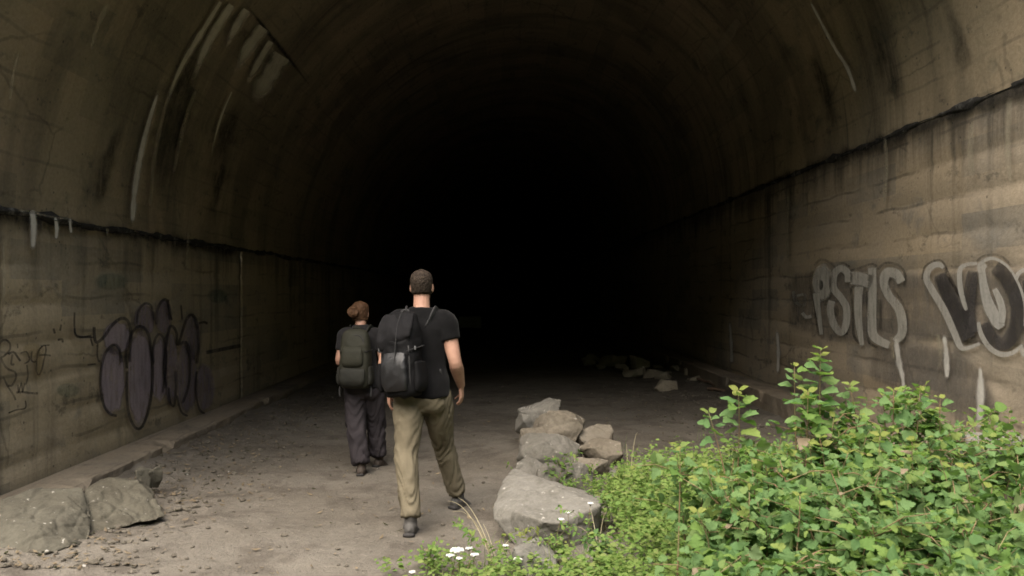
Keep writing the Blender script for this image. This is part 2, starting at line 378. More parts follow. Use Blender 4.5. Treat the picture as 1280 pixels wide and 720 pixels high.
M['petal'] = mat_cloth('white_petal', (.50, .49, .46), (.44, .43, .40), .7, 30, 100, .2, .2)
M['litter'] = mat_leaf('dry_leaf_litter', (.125, .095, .062), (.16, .125, .085), (.09, .068, .047), True, .1, .8)

# ------------------------------------------------------------------ ground
def build_ground():
    fx = [-3.9 + .05 * i for i in range(163)]
    xs = [-400, -150, -60, -25, -12, -7, -5] + fx + [5, 7, 12, 25, 60, 150, 400]
    fy = [3.0 + .05 * i for i in range(200)]; my = [13.0 + .15 * i for i in range(1, 100)]
    ys = [-400, -150, -60, -25, -10, -4, -1, 0, 1, 2, 2.5] + fy + my + [30, 33, 37, 42, 50, 60, 75, 90.5, 150, 400]
    v = []
    for y in ys:
        for x in xs:
            z = gz(x, y)
            if -3.9 < x < 4.3 and 3 < y < 28:
                q = Vector((x, y, 0))
                z += .016 * fbm(q * 7 + Vector((3, 3, 1)), 3) * (1 + 1.5 * sstep(1.6, 3, abs(x)))
            v.append((x, y, z))
    nx = len(xs); f = [(j * nx + i, j * nx + i + 1, (j + 1) * nx + i + 1, (j + 1) * nx + i) for j in range(len(ys) - 1) for i in range(nx - 1)]
    tag(link('ground', pymesh('ground', v, f), M['ground']), 'bare trodden brown earth running into the dark tunnel', None, None, 'structure')
build_ground()

def build_sky_blocker():
    """unseen slope added behind and beside the camera to hold back low sky light"""
    V, Fc = [], []; nr, na = 26, 90
    for j in range(na + 1):
        a = R_(158 + 224 * j / na)
        for i in range(nr + 1):
            r = 13 + 60 * (i / nr) ** 1.3; x, y = r * math.cos(a), r * math.sin(a); p = Vector((x, y, 0)) * .12
            z = min(34, (r - 13) * .82) * (1 + .25 * noise.noise(p)) + (2.2 * noise.noise(p * 4) + 1.0 * noise.noise(p * 11)) * sstep(13, 20, r) - .3
            V.append((x, y, z))
    n = nr + 1; Fc = [(j * n + i, j * n + i + 1, (j + 1) * n + i + 1, (j + 1) * n + i) for j in range(na) for i in range(nr)]
    tag(link('sky_blocker_slope', pymesh('sky_blocker_slope', V, Fc), M['sky_blocker']), 'unseen slope added outside the tunnel mouth to block low sky light', None, None, 'structure')
build_sky_blocker()

# ------------------------------------------------------------------ tunnel
def ysteps(): 
    return [PORTAL + .08 * i for i in range(130)] + [16 + .25 * i for i in range(56)] + [30 + 3 * i for i in range(21)]
def uvmesh(name, v, f, uv):
    me = pymesh(name, v, f); l = me.uv_layers.new(name='UVMap')
    idx = np.empty(len(me.loops), 'i'); me.loops.foreach_get('vertex_index', idx)
    l.data.foreach_set('uv', np.array(uv, 'f')[idx].ravel()); return me
def build_wall(X, zt, side, m, label, offs):
    ys = sorted(set(ysteps() + [k for k, _ in offs])); zs = [-.3]
    j = 0.0
    while j < zt - .05:
        zs += [j + .02, j + .055, j + .16, j + .26, j + .293]; j += .31
    zs = [z for z in zs if z < zt - .01] + [zt]
    def off(y):
        if not offs or y <= offs[0][0]: return 0
        if y >= offs[-1][0]: return 0
        for (a, p), (b, q) in zip(offs, offs[1:]):
            if a <= y <= b: return p + (q - p) * (y - a) / (b - a)
    v, uv = [], []
    for y in ys:
        o = off(y)
        for z in zs:
            k = round(((z + .31) % .31) / .31, 2)
            groove = .010 if (k < .09 or k > .93) and z > .03 and noise.noise(Vector((y * .7, z * 9, X))) > -.12 else 0
            board = .004 * noise.noise(Vector((math.floor(z / .31) * 7.7, math.floor(y / 2.4) * 3.3, X)))
            d = o + groove + board + .004 * noise.noise(Vector((y * 1.5, z * 2.5, X))) + .004
            v.append((X + side * d, y, z)); uv.append((y, z))
    n = len(zs); f = [(j * n + i, j * n + i + 1, (j + 1) * n + i + 1, (j + 1) * n + i) for j in range(len(ys) - 1) for i in range(n - 1)]
    if side < 0: f = [q[::-1] for q in f]
    o = link('tunnel_wall', uvmesh('tunnel_wall', v, f, uv), m)
    return tag(o, label, 'wall', None, 'thing')
wallL = build_wall(XL, ZL, -1, M['wall_left'], 'low stained concrete tunnel wall sprayed with mauve bubble shapes, behind the woman',
                   [(12.70, 0), (12.715, .08), (12.785, .08), (12.79, 0)])
wallR = build_wall(XR, ZR, 1, M['wall_right'], 'tall tan concrete tunnel wall with big grey lettering behind the shrubs', [])

def build_vault():
    ys = ysteps(); nt = 84; v, uv = [], []
    for y in ys:
        ringk = math.floor((y - 1.6) / 4.0); e = ((y - 1.6) / 4.0) % 1
        step = .012 * noise.noise(Vector((ringk * 5.5, 1, 1))) + (.004 if (e < .012 or e > .99) else 0)
        arc = ZL; last = None
        for i in range(nt + 1):
            t = math.pi * (1 - i / nt); p = vault(t, y)
            if last: arc += math.hypot(p.x - last[0], p.z - last[1])
            last = (p.x, p.z)
            d = step + .008 * noise.noise(Vector((y * .9, arc * 1.6, 4))) - .004
            seam = .03 * (abs(i - 17) < 1)                      # long pour joint high on the left haunch
            d += seam
            c = Vector((math.cos(t), 0, math.sin(t))); q = p + c * d
            v.append((q.x, y, q.z)); uv.append((y, arc))
    n = nt + 1; f = [(j * n + i, (j + 1) * n + i, (j + 1) * n + i + 1, j * n + i + 1) for j in range(len(ys) - 1) for i in range(nt)]
    f = [q[::-1] for q in f]
    o = link('tunnel_vault', uvmesh('tunnel_vault', v, f, uv), M['vault'])
    tag(o, 'dark concrete barrel vault of the tunnel with lime streaks and a long joint', 'tunnel vault', None, 'thing')
    # closing wall deep inside, and an unseen head wall added to block sky light
    prof = [(XL, -.3)] + [(vault(math.pi * (1 - i / 40), 0).x, vault(math.pi * (1 - i / 40), 0).z) for i in range(41)] + [(XR, -.3)]
    me = pymesh('end', [(CX + (x - CX) * 1.1, END - .6, 1 + (z - 1) * 1.1) for x, z in prof], [list(range(len(prof)))]); link('end_wall', me, M['kerb'], o, smooth=False)
    P2 = PORTAL - .01; out = []
    for x, z in prof:
        if z <= 0: out.append((-22 if x < 0 else 22, z))
        else:
            dx, dz = x - CX, z - 1.0; k = min(22 / max(abs(dx), 1e-6), 13 / max(dz, 1e-6)); out.append((CX + dx * k, 1.0 + dz * k))
    vv = [(x, P2, z) for x, z in prof] + [(x, P2, z) for x, z in out] + [(x, P2 + .6, z) for x, z in out]
    n = len(prof)
    ff = [(i, i + 1, n + i + 1, n + i) for i in range(n - 1)] + [(n + i, n + i + 1, 2 * n + i + 1, 2 * n + i) for i in range(n - 1)]
    link('unseen_head_wall', uvmesh('head', vv, ff, [(q[0] + q[1] * .3, q[2]) for q in vv]), M['wall_left'], o, smooth=False)
    return o
vaultO = build_vault()

def build_ledge(X, z, side, r, parent, seed):
    ys = [PORTAL + .06 * i for i in range(400)] + [30 + 2 * i for i in range(31)]
    v, uv = [], []; n = 9
    for y in ys:
        big = .35 + 1.5 * max(0, fbm(Vector((y * 1.7, seed, 0)), 4) + .15); dz = .03 * noise.noise(Vector((y * .8, seed, 3)))
        for k in range(n):
            a = -math.pi / 2 + math.pi * k / (n - 1); q = 1 + .5 * noise.noise(Vector((y * 6, k * .9, seed)))
            v.append((X - side * (math.cos(a) * r[0] * big * q - .004), y, z + dz + math.sin(a) * r[1] * big * q))
    f = [(j * n + i, j * n + i + 1, (j + 1) * n + i + 1, (j + 1) * n + i) for j in range(len(ys) - 1) for i in range(n - 1)]
    link('ledge', pymesh('ledge', v, f), M['ledge'], parent)
build_ledge(XL, ZL, -1, (.05, .05), wallL, 1.0)
build_ledge(XR, ZR, 1, (.035, .045), wallR, 2.0)

def build_kerb(X, side, w, h, parent, seed):
    ys = [PORTAL + .07 * i for i in range(260)] + [24 + 3 * i for i in range(23)]
    prof = [(w + .02, -.2), (w, h * .5), (w - .006, h - .012), (w - .022, h), (w * .45, h + .004), (.012, h)]
    v, uv = [], []
    for y in ys:
        for k, (a, b) in enumerate(prof):
            e = .035 * fbm(Vector((y * 3.2, k * .5, seed)), 5) * (1 if 0 < k < 5 else .0)
            chip = -.05 * sstep(.18, .4, noise.noise(Vector((y * 2.2, seed, 9)))) if k in (2, 3) else 0
            x, z = a + e + chip, b + e * .7 + chip * .6
            v.append((X - side * x, y, z)); uv.append((y, x + z))
    n = len(prof); f = [(j * n + i, j * n + i + 1, (j + 1) * n + i + 1, (j + 1) * n + i) for j in range(len(ys) - 1) for i in range(n - 1)]
    link('kerb', uvmesh('kerb', v, f, uv), M['kerb'], parent, smooth=False)
build_kerb(XL, -1, .42, .13, wallL, 3.0)
build_kerb(XR, 1, .34, .29, wallR, 5.0)

# ------------------------------------------------------------------ paint and lime on the concrete
class Decal:
    """flat marks lying on the concrete: soft-edged strokes and blots, vertex attribute «mask» fades the spray at the edges"""
    def __init__(s, surf): s.surf = surf; s.v = []; s.mk = []; s.f = []; s.fm = []; s.mats = []; s.lay = 0
    def pt(s, px, py):
        d = .012 + s.lay * .0012
        if s.surf == 'L': return onwall(px, py, XL + d)
        if s.surf == 'R': return onwall(px, py, XR - d)
        t, y = vault_t(px, py); p = vault(t, y); return p - Vector((math.cos(t), 0, math.sin(t))) * (d + .012)
    def mat(s, m):
        if m not in s.mats: s.mats.append(m)
        return s.mats.index(m)
    def stroke(s, pts, w, m, cv=lambda x, y: (x, y), sub=5, soft=.72, endfade=True, ef=0.0, wob=0.0, open0=False):
        s.lay += 1; mi = s.mat(m); w = w if isinstance(w, list) else [w] * len(pts); P = []
        n = len(pts)
        for i in range(n - 1):
            a, b, c, d = pts[max(i - 1, 0)], pts[i], pts[i + 1], pts[min(i + 2, n - 1)]
            for k in range(sub):
                t = k / sub
                g = lambda j: .5 * (2 * b[j] + (c[j] - a[j]) * t + (2 * a[j] - 5 * b[j] + 4 * c[j] - d[j]) * t * t + (3 * b[j] - a[j] - 3 * c[j] + d[j]) * t ** 3)
                P.append((g(0), g(1), w[i] + (w[i + 1] - w[i]) * t))
        P.append((*pts[-1], w[-1])); base = len(s.v); m_ = len(P)
        for i, (x, y, ww) in enumerate(P):
            q, r = P[max(i - 1, 0)], P[min(i + 1, m_ - 1)]; dx, dy = r[0] - q[0], r[1] - q[1]; L = math.hypot(dx, dy) or 1
            nx, ny = -dy / L, dx / L; e_ = 0 if endfade and i in (0, m_ - 1) else 1
            if ef: q_ = i / (m_ - 1); e_ = (1 if open0 else sstep(0, ef, q_)) * sstep(0, ef, 1 - q_)
            if wob: ww *= 1 + wob * noise.noise(Vector((x * .11, y * .11, 3)))
            for o, k in ((-1, 0), (-(soft + 1) / 2, .35), (-soft, .85 if ef else 1), (0, 1), (soft, .85 if ef else 1), ((soft + 1) / 2, .35), (1, 0)):
                s.v.append(s.pt(*cv(x + nx * ww / 2 * o, y + ny * ww / 2 * o))); s.mk.append(k * e_)
        for i in range(m_ - 1):
            for k in range(6):
                a = base + i * 7 + k; s.f.append((a, a + 1, a + 8, a + 7)); s.fm.append(mi)
        return s
    def blot(s, c, r, m, cv=lambda x, y: (x, y), rot=0, soft=.72, n=28, wob=.06):
        s.lay += 1; mi = s.mat(m); base = len(s.v); s.v.append(s.pt(*cv(*c))); s.mk.append(1)
        ca, sa = math.cos(rot), math.sin(rot)
        for q, k in ((soft, 1), (1.0, 0)):
            for i in range(n):
                a = 2 * math.pi * i / n; e = q * (1 + wob * noise.noise(Vector((math.cos(a) * 2 + c[0], math.sin(a) * 2, c[1]))))
                x, y = r[0] * e * math.cos(a), r[1] * e * math.sin(a)
                s.v.append(s.pt(*cv(c[0] + x * ca - y * sa, c[1] + x * sa + y * ca))); s.mk.append(k)
        for i in range(n):
            j = (i + 1) % n; s.f.append((base, base + 1 + i, base + 1 + j)); s.fm.append(mi)
            s.f.append((base + 1 + i, base + 1 + n + i, base + 1 + n + j, base + 1 + j)); s.fm.append(mi)
        return s
    def build(s, name, parent, label=None):
        me = pymesh(name, [tuple(q) for q in s.v], s.f)
        at = me.attributes.new('mask', 'FLOAT', 'POINT'); at.data.foreach_set('value', np.array(s.mk, 'f'))
        for m in s.mats: me.materials.append(M[m])
        me.polygons.foreach_set('material_index', s.fm)
        o = bpy.data.objects.new(name, me); COL.objects.link(o); o.parent = parent
        if label: o['label'] = label
        return o

# --- right wall: grey letters, then the big black and pale letters
cr = lambda x, y: (980 + x / 4, 300 + y / 4)
d = Decal('R')                                           # buffed grey background behind the words
d.stroke([(20, 300), (250, 320), (500, 340), (760, 330), (1000, 330), (1330, 330)], [300, 420, 430, 380, 440, 440], 'buff', cr)
d.stroke([(420, 620), (640, 640), (860, 720), (1000, 900)], [160, 300, 330, 200], 'buff', cr)
d.build('buffed_patch', wallR, 'uneven grey patch painted behind the lettering')
g = Decal('R')
for pts, w in (([(145, 150), (132, 190), (135, 250), (155, 330), (165, 420), (178, 480)], 16), ([(150, 130), (185, 98), (235, 115), (262, 150)], 14),
               ([(258, 130), (295, 115), (330, 135)], 13), ([(228, 330), (222, 370), (245, 430), (285, 475), (320, 462)], 13), ([(332, 230), (345, 340), (348, 470), (380, 520)], 15),
               ([(330, 155), (390, 135), (440, 120), (465, 135)], 13), ([(410, 250), (420, 380), (420, 500), (470, 540)], 15), ([(478, 290), (482, 380), (480, 450)], 18),
               ([(470, 150), (505, 115), (570, 125), (605, 170), (600, 235)], 14), ([(540, 240), (585, 300), (612, 370), (610, 470), (590, 520)], 13), ([(205, 330), (215, 300), (235, 260)], 14)):
    g.stroke(pts, w, 'soft_dark', cr)
graf1 = g.build('graffiti', wallR, 'row of faded grey hand-sprayed letters outlined in black')
def letter(parent, strokes, label, wall='R', cv=cr, lay=12):
    q = Decal(wall); q.lay = lay
    for st in strokes:
        if st[0] == 'b': q.blot(st[1], st[2], st[3], cv, st[4] if len(st) > 4 else 0)
        else: q.stroke(st[1], st[2], st[3], cv)
    return q.build('letter', parent, label)
gp = 'grey_paint'
letter(graf1, [('b', (192, 212), (56, 104), gp), ('s', [(160, 260), (168, 330), (180, 420), (188, 478)], [46, 36, 26, 20], gp), ('b', (185, 225), (13, 30), 'soft_dark')], 'faded grey letter P')
letter(graf1, [('s', [(322, 215), (318, 165), (282, 142), (250, 175), (248, 240), (285, 290), (312, 340), (310, 420), (285, 462), (248, 420), (232, 350), (240, 300)], 44, gp), ('b', (262, 355), (14, 30), 'soft_dark')], 'faded grey letter S beside the P')
letter(graf1, [('s', [(328, 190), (385, 195), (440, 215)], 78, gp), ('s', [(375, 225), (370, 330), (375, 430), (392, 535)], [54, 48, 44, 22], gp)], 'faded grey letter T')
letter(graf1, [('s', [(440, 128), (442, 260), (440, 400), (452, 485), (535, 530)], [50, 52, 54, 56, 44], gp)], 'faded grey letter L')
letter(graf1, [('s', [(590, 215), (560, 170), (515, 165), (500, 215), (525, 280), (570, 335), (590, 400), (588, 470), (550, 510)], [50, 60, 60, 52, 50, 56, 56, 52, 40], gp)], 'faded grey letter S at the end of the word')
g2 = Decal('R')
g2.stroke([(800, 130), (850, 230), (905, 320), (925, 390), (915, 370)], 22, 'dark_line', cr)
g2.stroke([(690, 200), (708, 130), (780, 100), (820, 150)], 12, 'soft_dark', cr).stroke([(960, 110), (1000, 80), (1080, 78), (1150, 140)], 14, 'soft_dark', cr)
graf2 = g2.build('graffiti', wallR, 'large black letters with a pale outline')
letter(graf2, [('s', [(775, 165), (820, 270), (870, 380), (930, 500)], [70, 86, 92, 80], 'black_paint'), ('s', [(945, 150), (930, 260), (925, 380), (950, 470)], [60, 76, 70, 60], 'black_paint'),
               ('s', [(800, 142), (775, 122), (735, 135), (712, 185), (735, 240), (800, 350), (850, 460), (880, 530), (910, 542), (985, 515)], [20, 34, 40, 40, 44, 44, 42, 38, 24, 18], 'pale_paint'),
               ('s', [(970, 118), (915, 122), (880, 150), (882, 240), (905, 330), (915, 352)], [18, 22, 30, 34, 26, 12], 'pale_paint')], 'black letter V with a pale outline')
letter(graf2, [('s', [(1050, 130), (1115, 190), (1165, 300), (1165, 420), (1110, 515), (1045, 500), (1000, 410)], [80, 96, 96, 90, 84, 80, 60], 'black_paint'),
               ('s', [(1010, 120), (990, 150), (1005, 260), (1030, 340), (1070, 410), (1090, 440)], [38, 40, 56, 72, 78, 40], 'pale_paint'), ('s', [(1050, 240), (1078, 300), (1092, 360), (1088, 420)], [30, 44, 44, 34], 'pale_paint'),
               ('s', [(985, 170), (975, 130), (1010, 98), (1060, 95), (1125, 140), (1180, 235), (1205, 330), (1205, 440)], [22, 24, 22, 20, 16, 16, 18, 20], 'pale_paint'),
               ('s', [(972, 405), (985, 470), (1030, 540), (1090, 572), (1150, 560), (1195, 520)], [20, 30, 32, 32, 26, 14], 'pale_paint')], 'black letter O with a pale outline and pale eye')
letter(graf2, [('s', [(1215, 190), (1240, 300), (1260, 420), (1240, 530)], [60, 90, 90, 60], 'black_paint'), ('s', [(1158, 200), (1175, 165), (1220, 145), (1290, 160)], 26, 'pale_paint'), ('s', [(1185, 530), (1200, 575), (1260, 590), (1330, 560)], 26, 'pale_paint')], 'pale outlined letter cut off beside the O')
g3 = Decal('R')
for pts, w in (([(45, 250), (60, 310), (100, 325), (110, 260)], 20), ([(90, 360), (110, 385), (140, 380)], 22), ([(60, 280), (100, 270)], 14)): g3.stroke(pts, w, gp, cr)
g3.build('graffiti', wallR, 'small smudged grey tag before the faded letters')

def lime(surf, parent, pts, w, m='lime', label=None):
    q = Decal(surf); q.lay = 30; q.stroke(pts, w, m, sub=8, soft=.35, ef=(.55 if m == 'lime_pale' else .1) if surf == 'V' else .16, wob=.35, open0=m == 'lime_pale'); return q.build('lime_streak', parent, label)
for pts, w, m in (([(1225, 457), (1226, 490), (1224, 540)], [3, 11, 9], 'lime'), ([(1172, 417), (1176, 440), (1174, 462)], [5, 8, 3], 'lime_dull'), ([(1180, 417), (1183, 450), (1184, 474)], [5, 9, 4], 'lime'),
                  ([(1119, 420), (1124, 455), (1128, 470), (1131, 500)], [7, 8, 5, 4], 'lime'), ([(1114, 420), (1118, 450)], [4, 4], 'lime_dull'), ([(971, 412), (973, 440), (972, 468)], [4, 5, 4], 'lime'), ([(912, 400), (914, 430), (915, 456)], [4, 5, 5], 'lime'),
                  ([(985, 235), (984, 290), (986, 330)], [7, 6, 3], 'lime_dull'), ([(1215, 150), (1213, 190), (1216, 225)], [6, 9, 4], 'lime_dull'), ([(1262, 120), (1260, 180), (1263, 230)], [9, 9, 4], 'lime_dull'), ([(1106, 170), (1108, 210), (1105, 260)], [4, 6, 3], 'lime_dull')):
    lime('R', wallR, pts, [k * 1.35 for k in w], m)
for pts, w, m in (([(40, 261), (42, 280), (41, 313)], [9, 13, 8], 'lime'), ([(69, 270), (71, 285), (70, 300)], [7, 8, 4], 'lime'), ([(87, 272), (89, 292)], [6, 4], 'lime'), ([(134, 285), (135, 296)], [6, 3], 'lime_dull'), ([(236, 290), (235, 305), (234, 328)], [8, 5, 3], 'lime_dull'), ([(20, 262), (40, 265), (60, 270), (95, 276)], [3, 5, 4, 3], 'lime_dull'), ([(4, 300), (5, 350), (3, 390)], [4, 7, 4], 'lime_dull')):
    lime('L', wallL, pts, w, m)
for pts, w, m in (([(192, 108), (176, 160), (165, 210), (160, 245), (158, 281)], [5, 10, 13, 11, 9], 'lime'), ([(270, -2), (240, 46), (219, 82), (203, 122), (193, 165)], [7, 11, 9, 7, 5], 'lime_pale'),
                  ([(284, 2), (258, 42), (243, 75), (232, 112)], [14, 17, 12, 6], 'lime_pale'), ([(303, 8), (288, 32), (276, 60)], [16, 16, 8], 'lime_pale'), ([(324, 30), (304, 58), (286, 95)], [22, 22, 10], 'lime_pale'),
                  ([(348, 66), (328, 98), (306, 136)], [34, 34, 22], 'lime_pale'), ([(334, 48), (316, 78), (298, 112)], [13, 13, 8], 'lime_pale'), ([(284, 112), (272, 140), (263, 170), (256, 205)], [3, 5, 4, 4], 'lime_pale'), ([(240, 105), (222, 160), (210, 215)], [5, 9, 5], 'lime_dull'), ([(205, 112), (192, 160), (184, 210), (180, 262)], [4, 8, 9, 6], 'lime_faint'),
                  ([(128, 0), (115, 25), (105, 60)], [14, 12, 6], 'lime_faint'), ([(14, 60), (6, 95), (2, 125)], [5, 7, 5], 'lime_faint'),
                  ([(1018, -3), (1034, 28), (1050, 58), (1066, 84), (1078, 118)], [5, 6, 7, 8, 6], 'lime'), ([(930, 20), (908, 50), (888, 75)], [14, 26, 14], 'lime_faint')):
    lime('V', vaultO, pts, w, m)

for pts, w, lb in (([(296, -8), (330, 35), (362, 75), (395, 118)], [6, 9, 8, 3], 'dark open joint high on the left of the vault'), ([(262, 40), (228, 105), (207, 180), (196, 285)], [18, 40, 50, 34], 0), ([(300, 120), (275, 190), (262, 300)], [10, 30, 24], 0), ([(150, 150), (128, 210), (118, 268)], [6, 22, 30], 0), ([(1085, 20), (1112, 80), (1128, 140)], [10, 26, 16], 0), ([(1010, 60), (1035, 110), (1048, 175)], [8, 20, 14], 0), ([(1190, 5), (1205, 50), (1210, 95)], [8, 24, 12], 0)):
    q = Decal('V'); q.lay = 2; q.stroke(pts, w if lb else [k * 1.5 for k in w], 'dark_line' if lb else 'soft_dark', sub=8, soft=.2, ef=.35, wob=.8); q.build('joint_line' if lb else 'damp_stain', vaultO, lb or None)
for surf, par, line in (('L', wallL, [(-60, 258), (40, 276), (110, 284), (180, 296), (250, 308), (304, 317)]), ('R', wallR, [(1330, 92), (1250, 122), (1170, 152), (1090, 182), (1000, 214), (905, 252)])):
    q = Decal(surf); q.lay = 1; q.stroke(line, [26, 30, 22, 24, 20, 10] if surf == 'L' else [20, 24, 18, 24, 16, 8], 'soot_and_gap_shade', sub=14, soft=.15, ef=.1, wob=1.2); q.build('soot_gap_band', par)
q = Decal('L'); q.lay = 1; q.stroke([(-40, 658), (0, 641), (65, 611), (130, 580), (192, 550), (305, 506)], [16, 14, 12, 11, 9, 5], 'soot_and_gap_shade', sub=12, soft=.2, ef=.05, wob=1.0); q.build('soot_gap_band', wallL)  # dark gap between wall and kerb, its shade painted as a stroke
# --- left wall: mauve bubble shapes, tags
cl = lambda x, y: (x / 3.272, 340 + y / 3.272)
g = Decal('L'); g.lay = 16
for pts, w in (([(385, 222), (386, 262), (396, 288), (428, 262), (455, 222), (490, 192), (520, 197), (535, 245), (532, 310), (530, 372)], 10), ([(497, 375), (488, 315), (465, 298), (435, 325), (415, 390), (412, 480), (425, 545), (450, 580), (480, 588)], 9),
               ([(400, 290), (398, 340), (405, 370)], 6), ([(520, 400), (515, 330), (540, 250), (575, 222), (605, 250), (618, 320), (625, 400), (620, 500), (600, 590), (575, 638), (548, 630), (525, 570), (518, 480), (520, 400)], 9),
               ([(628, 380), (628, 300), (648, 255), (670, 275), (680, 340), (676, 420), (665, 500)], 8), ([(680, 480), (672, 360), (690, 240), (705, 222), (722, 250), (728, 300), (760, 200), (785, 175), (805, 210), (812, 300), (805, 380)], 9),
               ([(690, 470), (695, 530), (712, 545), (720, 480), (718, 400)], 8), ([(735, 300), (755, 285), (772, 310), (778, 380), (770, 470), (745, 540)], 8), ([(722, 500), (740, 570), (770, 590)], 7), ([(805, 400), (800, 480), (815, 560), (840, 580)], 7),
               ([(560, 215), (565, 165), (590, 130), (618, 140), (632, 200)], 8), ([(640, 220), (645, 150), (672, 112), (690, 135), (695, 200)], 9), ([(690, 110), (688, 145), (705, 200)], 6), ([(740, 130), (745, 200)], 6), ([(812, 210), (835, 205), (850, 212)], 8),
               ([(305, 160), (305, 230), (320, 262), (385, 268)], 6), ([(370, 270), (380, 305)], 6), ([(355, 380), (395, 376)], 6), ([(840, 330), (900, 318), (990, 300)], 12)):
    g.stroke(pts, w * 1.5, 'dark_line', cl)
gL = g.build('graffiti', wallL, 'dark outlined tangle of rounded mauve shapes')
for c, r, m, lb in (((590, 195), (46, 72), 'mauve_dark', 0), ((670, 185), (38, 76), 'mauve_dark', 0), ((785, 270), (38, 100), 'mauve_dark', 0), ((840, 470), (42, 105), 'mauve_dark', 0), ((478, 268), (62, 74), 'mauve_paint', 'short'),
                    ((765, 430), (46, 160), 'mauve_dark', 0), ((698, 390), (34, 160), 'mauve_dark', 0), ((652, 400), (36, 142), 'mauve_paint', 0), ((572, 430), (54, 212), 'mauve_paint', 'longest'), ((460, 440), (54, 150), 'mauve_paint', 0)):
    q = Decal('L'); q.lay = 3; q.blot(c, r, m, cl, 0, .8, 36, .16); q.build('bubble_shape', gL)
t = Decal('L'); t.lay = 10
ct = lambda x, y: (x / 6, 400 + y / 6)
for pts, w in (([(-10, 200), (10, 160), (45, 150), (75, 180), (70, 230), (30, 270), (10, 290), (50, 360), (110, 390), (120, 430), (90, 490), (60, 490)], 14), ([(20, 420), (60, 500), (100, 560), (118, 605)], 13), ([(60, 260), (100, 240), (140, 290), (155, 310)], 15),
               ([(130, 175), (135, 215)], 10), ([(95, 250), (85, 330), (110, 330)], 14), ([(150, 250), (200, 240), (220, 300), (180, 330)], 11), ([(240, 230), (235, 300), (270, 310), (290, 230), (330, 190), (345, 220), (330, 300), (310, 380), (290, 410), (272, 380), (275, 300)], 11),
               ([(290, 265), (340, 262), (385, 268)], 12), ([(335, 190), (375, 188)], 8), ([(120, 545), (170, 540), (230, 548), (290, 550)], 15), ([(200, 330), (210, 420), (190, 490)], 10), ([(135, 480), (140, 545), (160, 470), (170, 540), (185, 465)], 9), ([(60, 700), (120, 675), (190, 660), (190, 600)], 10),
               ([(400, 60), (412, 105)], 14), ([(460, 30), (450, 85)], 13), ([(430, 150), (465, 145), (470, 170)], 14), ([(560, 60), (565, 110), (600, 130), (690, 118)], 14)):
    t.stroke(pts, w * 1.35, 'brown_line', ct)
gT = t.build('graffiti', wallL, 'thin brown scribbled tag over a small ochre patch')
q = Decal('L'); q.lay = 3; q.blot((240, 230), (110, 60), 'ochre_paint', ct).blot((290, 330), (40, 110), 'ochre_paint', ct); q.build('ochre_patch', gT)
for c_, r_ in (((139, 352), (24, 12)), ((272, 370), (14, 10)), ((85, 488), (16, 10))):
    q = Decal('L'); q.blot(c_, r_, 'teal_paint'); q.build('teal_patch', wallL)

# ------------------------------------------------------------------ rocks
def hull_rock(pts, vox, name, label, m, rough=.012, seed=0, cat='rock', group=None, smooth=1):
    """broken stone: the convex hull of its corners, edges worn and faces pitted; the object's origin on the ground under it"""
    c = sum((Vector(p) for p in pts), Vector()) / len(pts); c.z = gz(c.x, c.y)
    bm = bmesh.new()
    for p in pts: bm.verts.new(Vector(p) - c)
    r = bmesh.ops.convex_hull(bm, input=bm.verts)
    bmesh.ops.delete(bm, geom=list({g for g in r['geom_interior'] + r['geom_unused'] if isinstance(g, bmesh.types.BMVert)}), context='VERTS')
    me = remesh(bm, vox, smooth)
    so = Vector((seed * 3.7, seed * 1.3, 0))
    def fn(p):
        big = noise.noise(p * 3.2 + so); q = p * 8 + so
        ridge = 1 - abs(noise.noise(p * 4.5 + so * 2)) * 2
        vd, vp = noise.voronoi(p * (1.0 / max(.05, rough * 9)) + so); chip = noise.noise(vp[0] * 3.1) * 1.1 - .12 * sstep(.10, .0, vd[1] - vd[0])
        return rough * (.22 * big + .8 * chip + .65 * fbm(q * 1.4, 5) - .7 * max(0, ridge - .7) * 2)
    displace(me, fn)
    o = link(name, me, m, None, c); tag(o, label, cat, group); return o
def chunk(px0, py0, px1, py1, Y, depth, seed, name, label, m, npt=24, cat='rock', group=None, tilt=0, sunk=0.12):
    if Y < 9.5 and px0 > 600 and py1 - py0 > 19: mx_, my_ = (px1 - px0) * .07, (py1 - py0) * .09; px0 -= mx_; px1 += mx_; py0 -= my_; py1 += my_
    a = atY(px0, py1, Y); b = atY(px1, py0, Y); rnd = random.Random(seed); c = (a + b) / 2
    hx, hz = (b.x - a.x) / 2, (b.z - a.z) / 2; pts = []
    for i in range(npt):
        u = rnd.uniform(-1, 1); th = rnd.uniform(0, 2 * math.pi); s = math.sqrt(1 - u * u)
        q = Vector((s * math.cos(th), s * math.sin(th), u))
        k = .8 / max(abs(q.x), abs(q.y), abs(q.z)) * .55 + .5
        q = q * k; x, z = q.x, q.z
        x, z = x * math.cos(tilt) - z * math.sin(tilt), x * math.sin(tilt) + z * math.cos(tilt)
        pts.append(Vector((x, q.y, z)))
    mx = [max(abs(p[i]) for p in pts) for i in range(3)]
    pts = [Vector((c.x + p.x / mx[0] * hx, c.y + p.y / mx[1] * depth / 2, c.z + p.z / mx[2] * hz)) for p in pts]
    size = max(hx, hz, depth / 2)
    return hull_rock(pts, max(.008, size / 26), name, label, m, size * .06, seed, cat, group, 1)
def pp(*l): return [atY(x, y, Y) for x, y, Y in l]
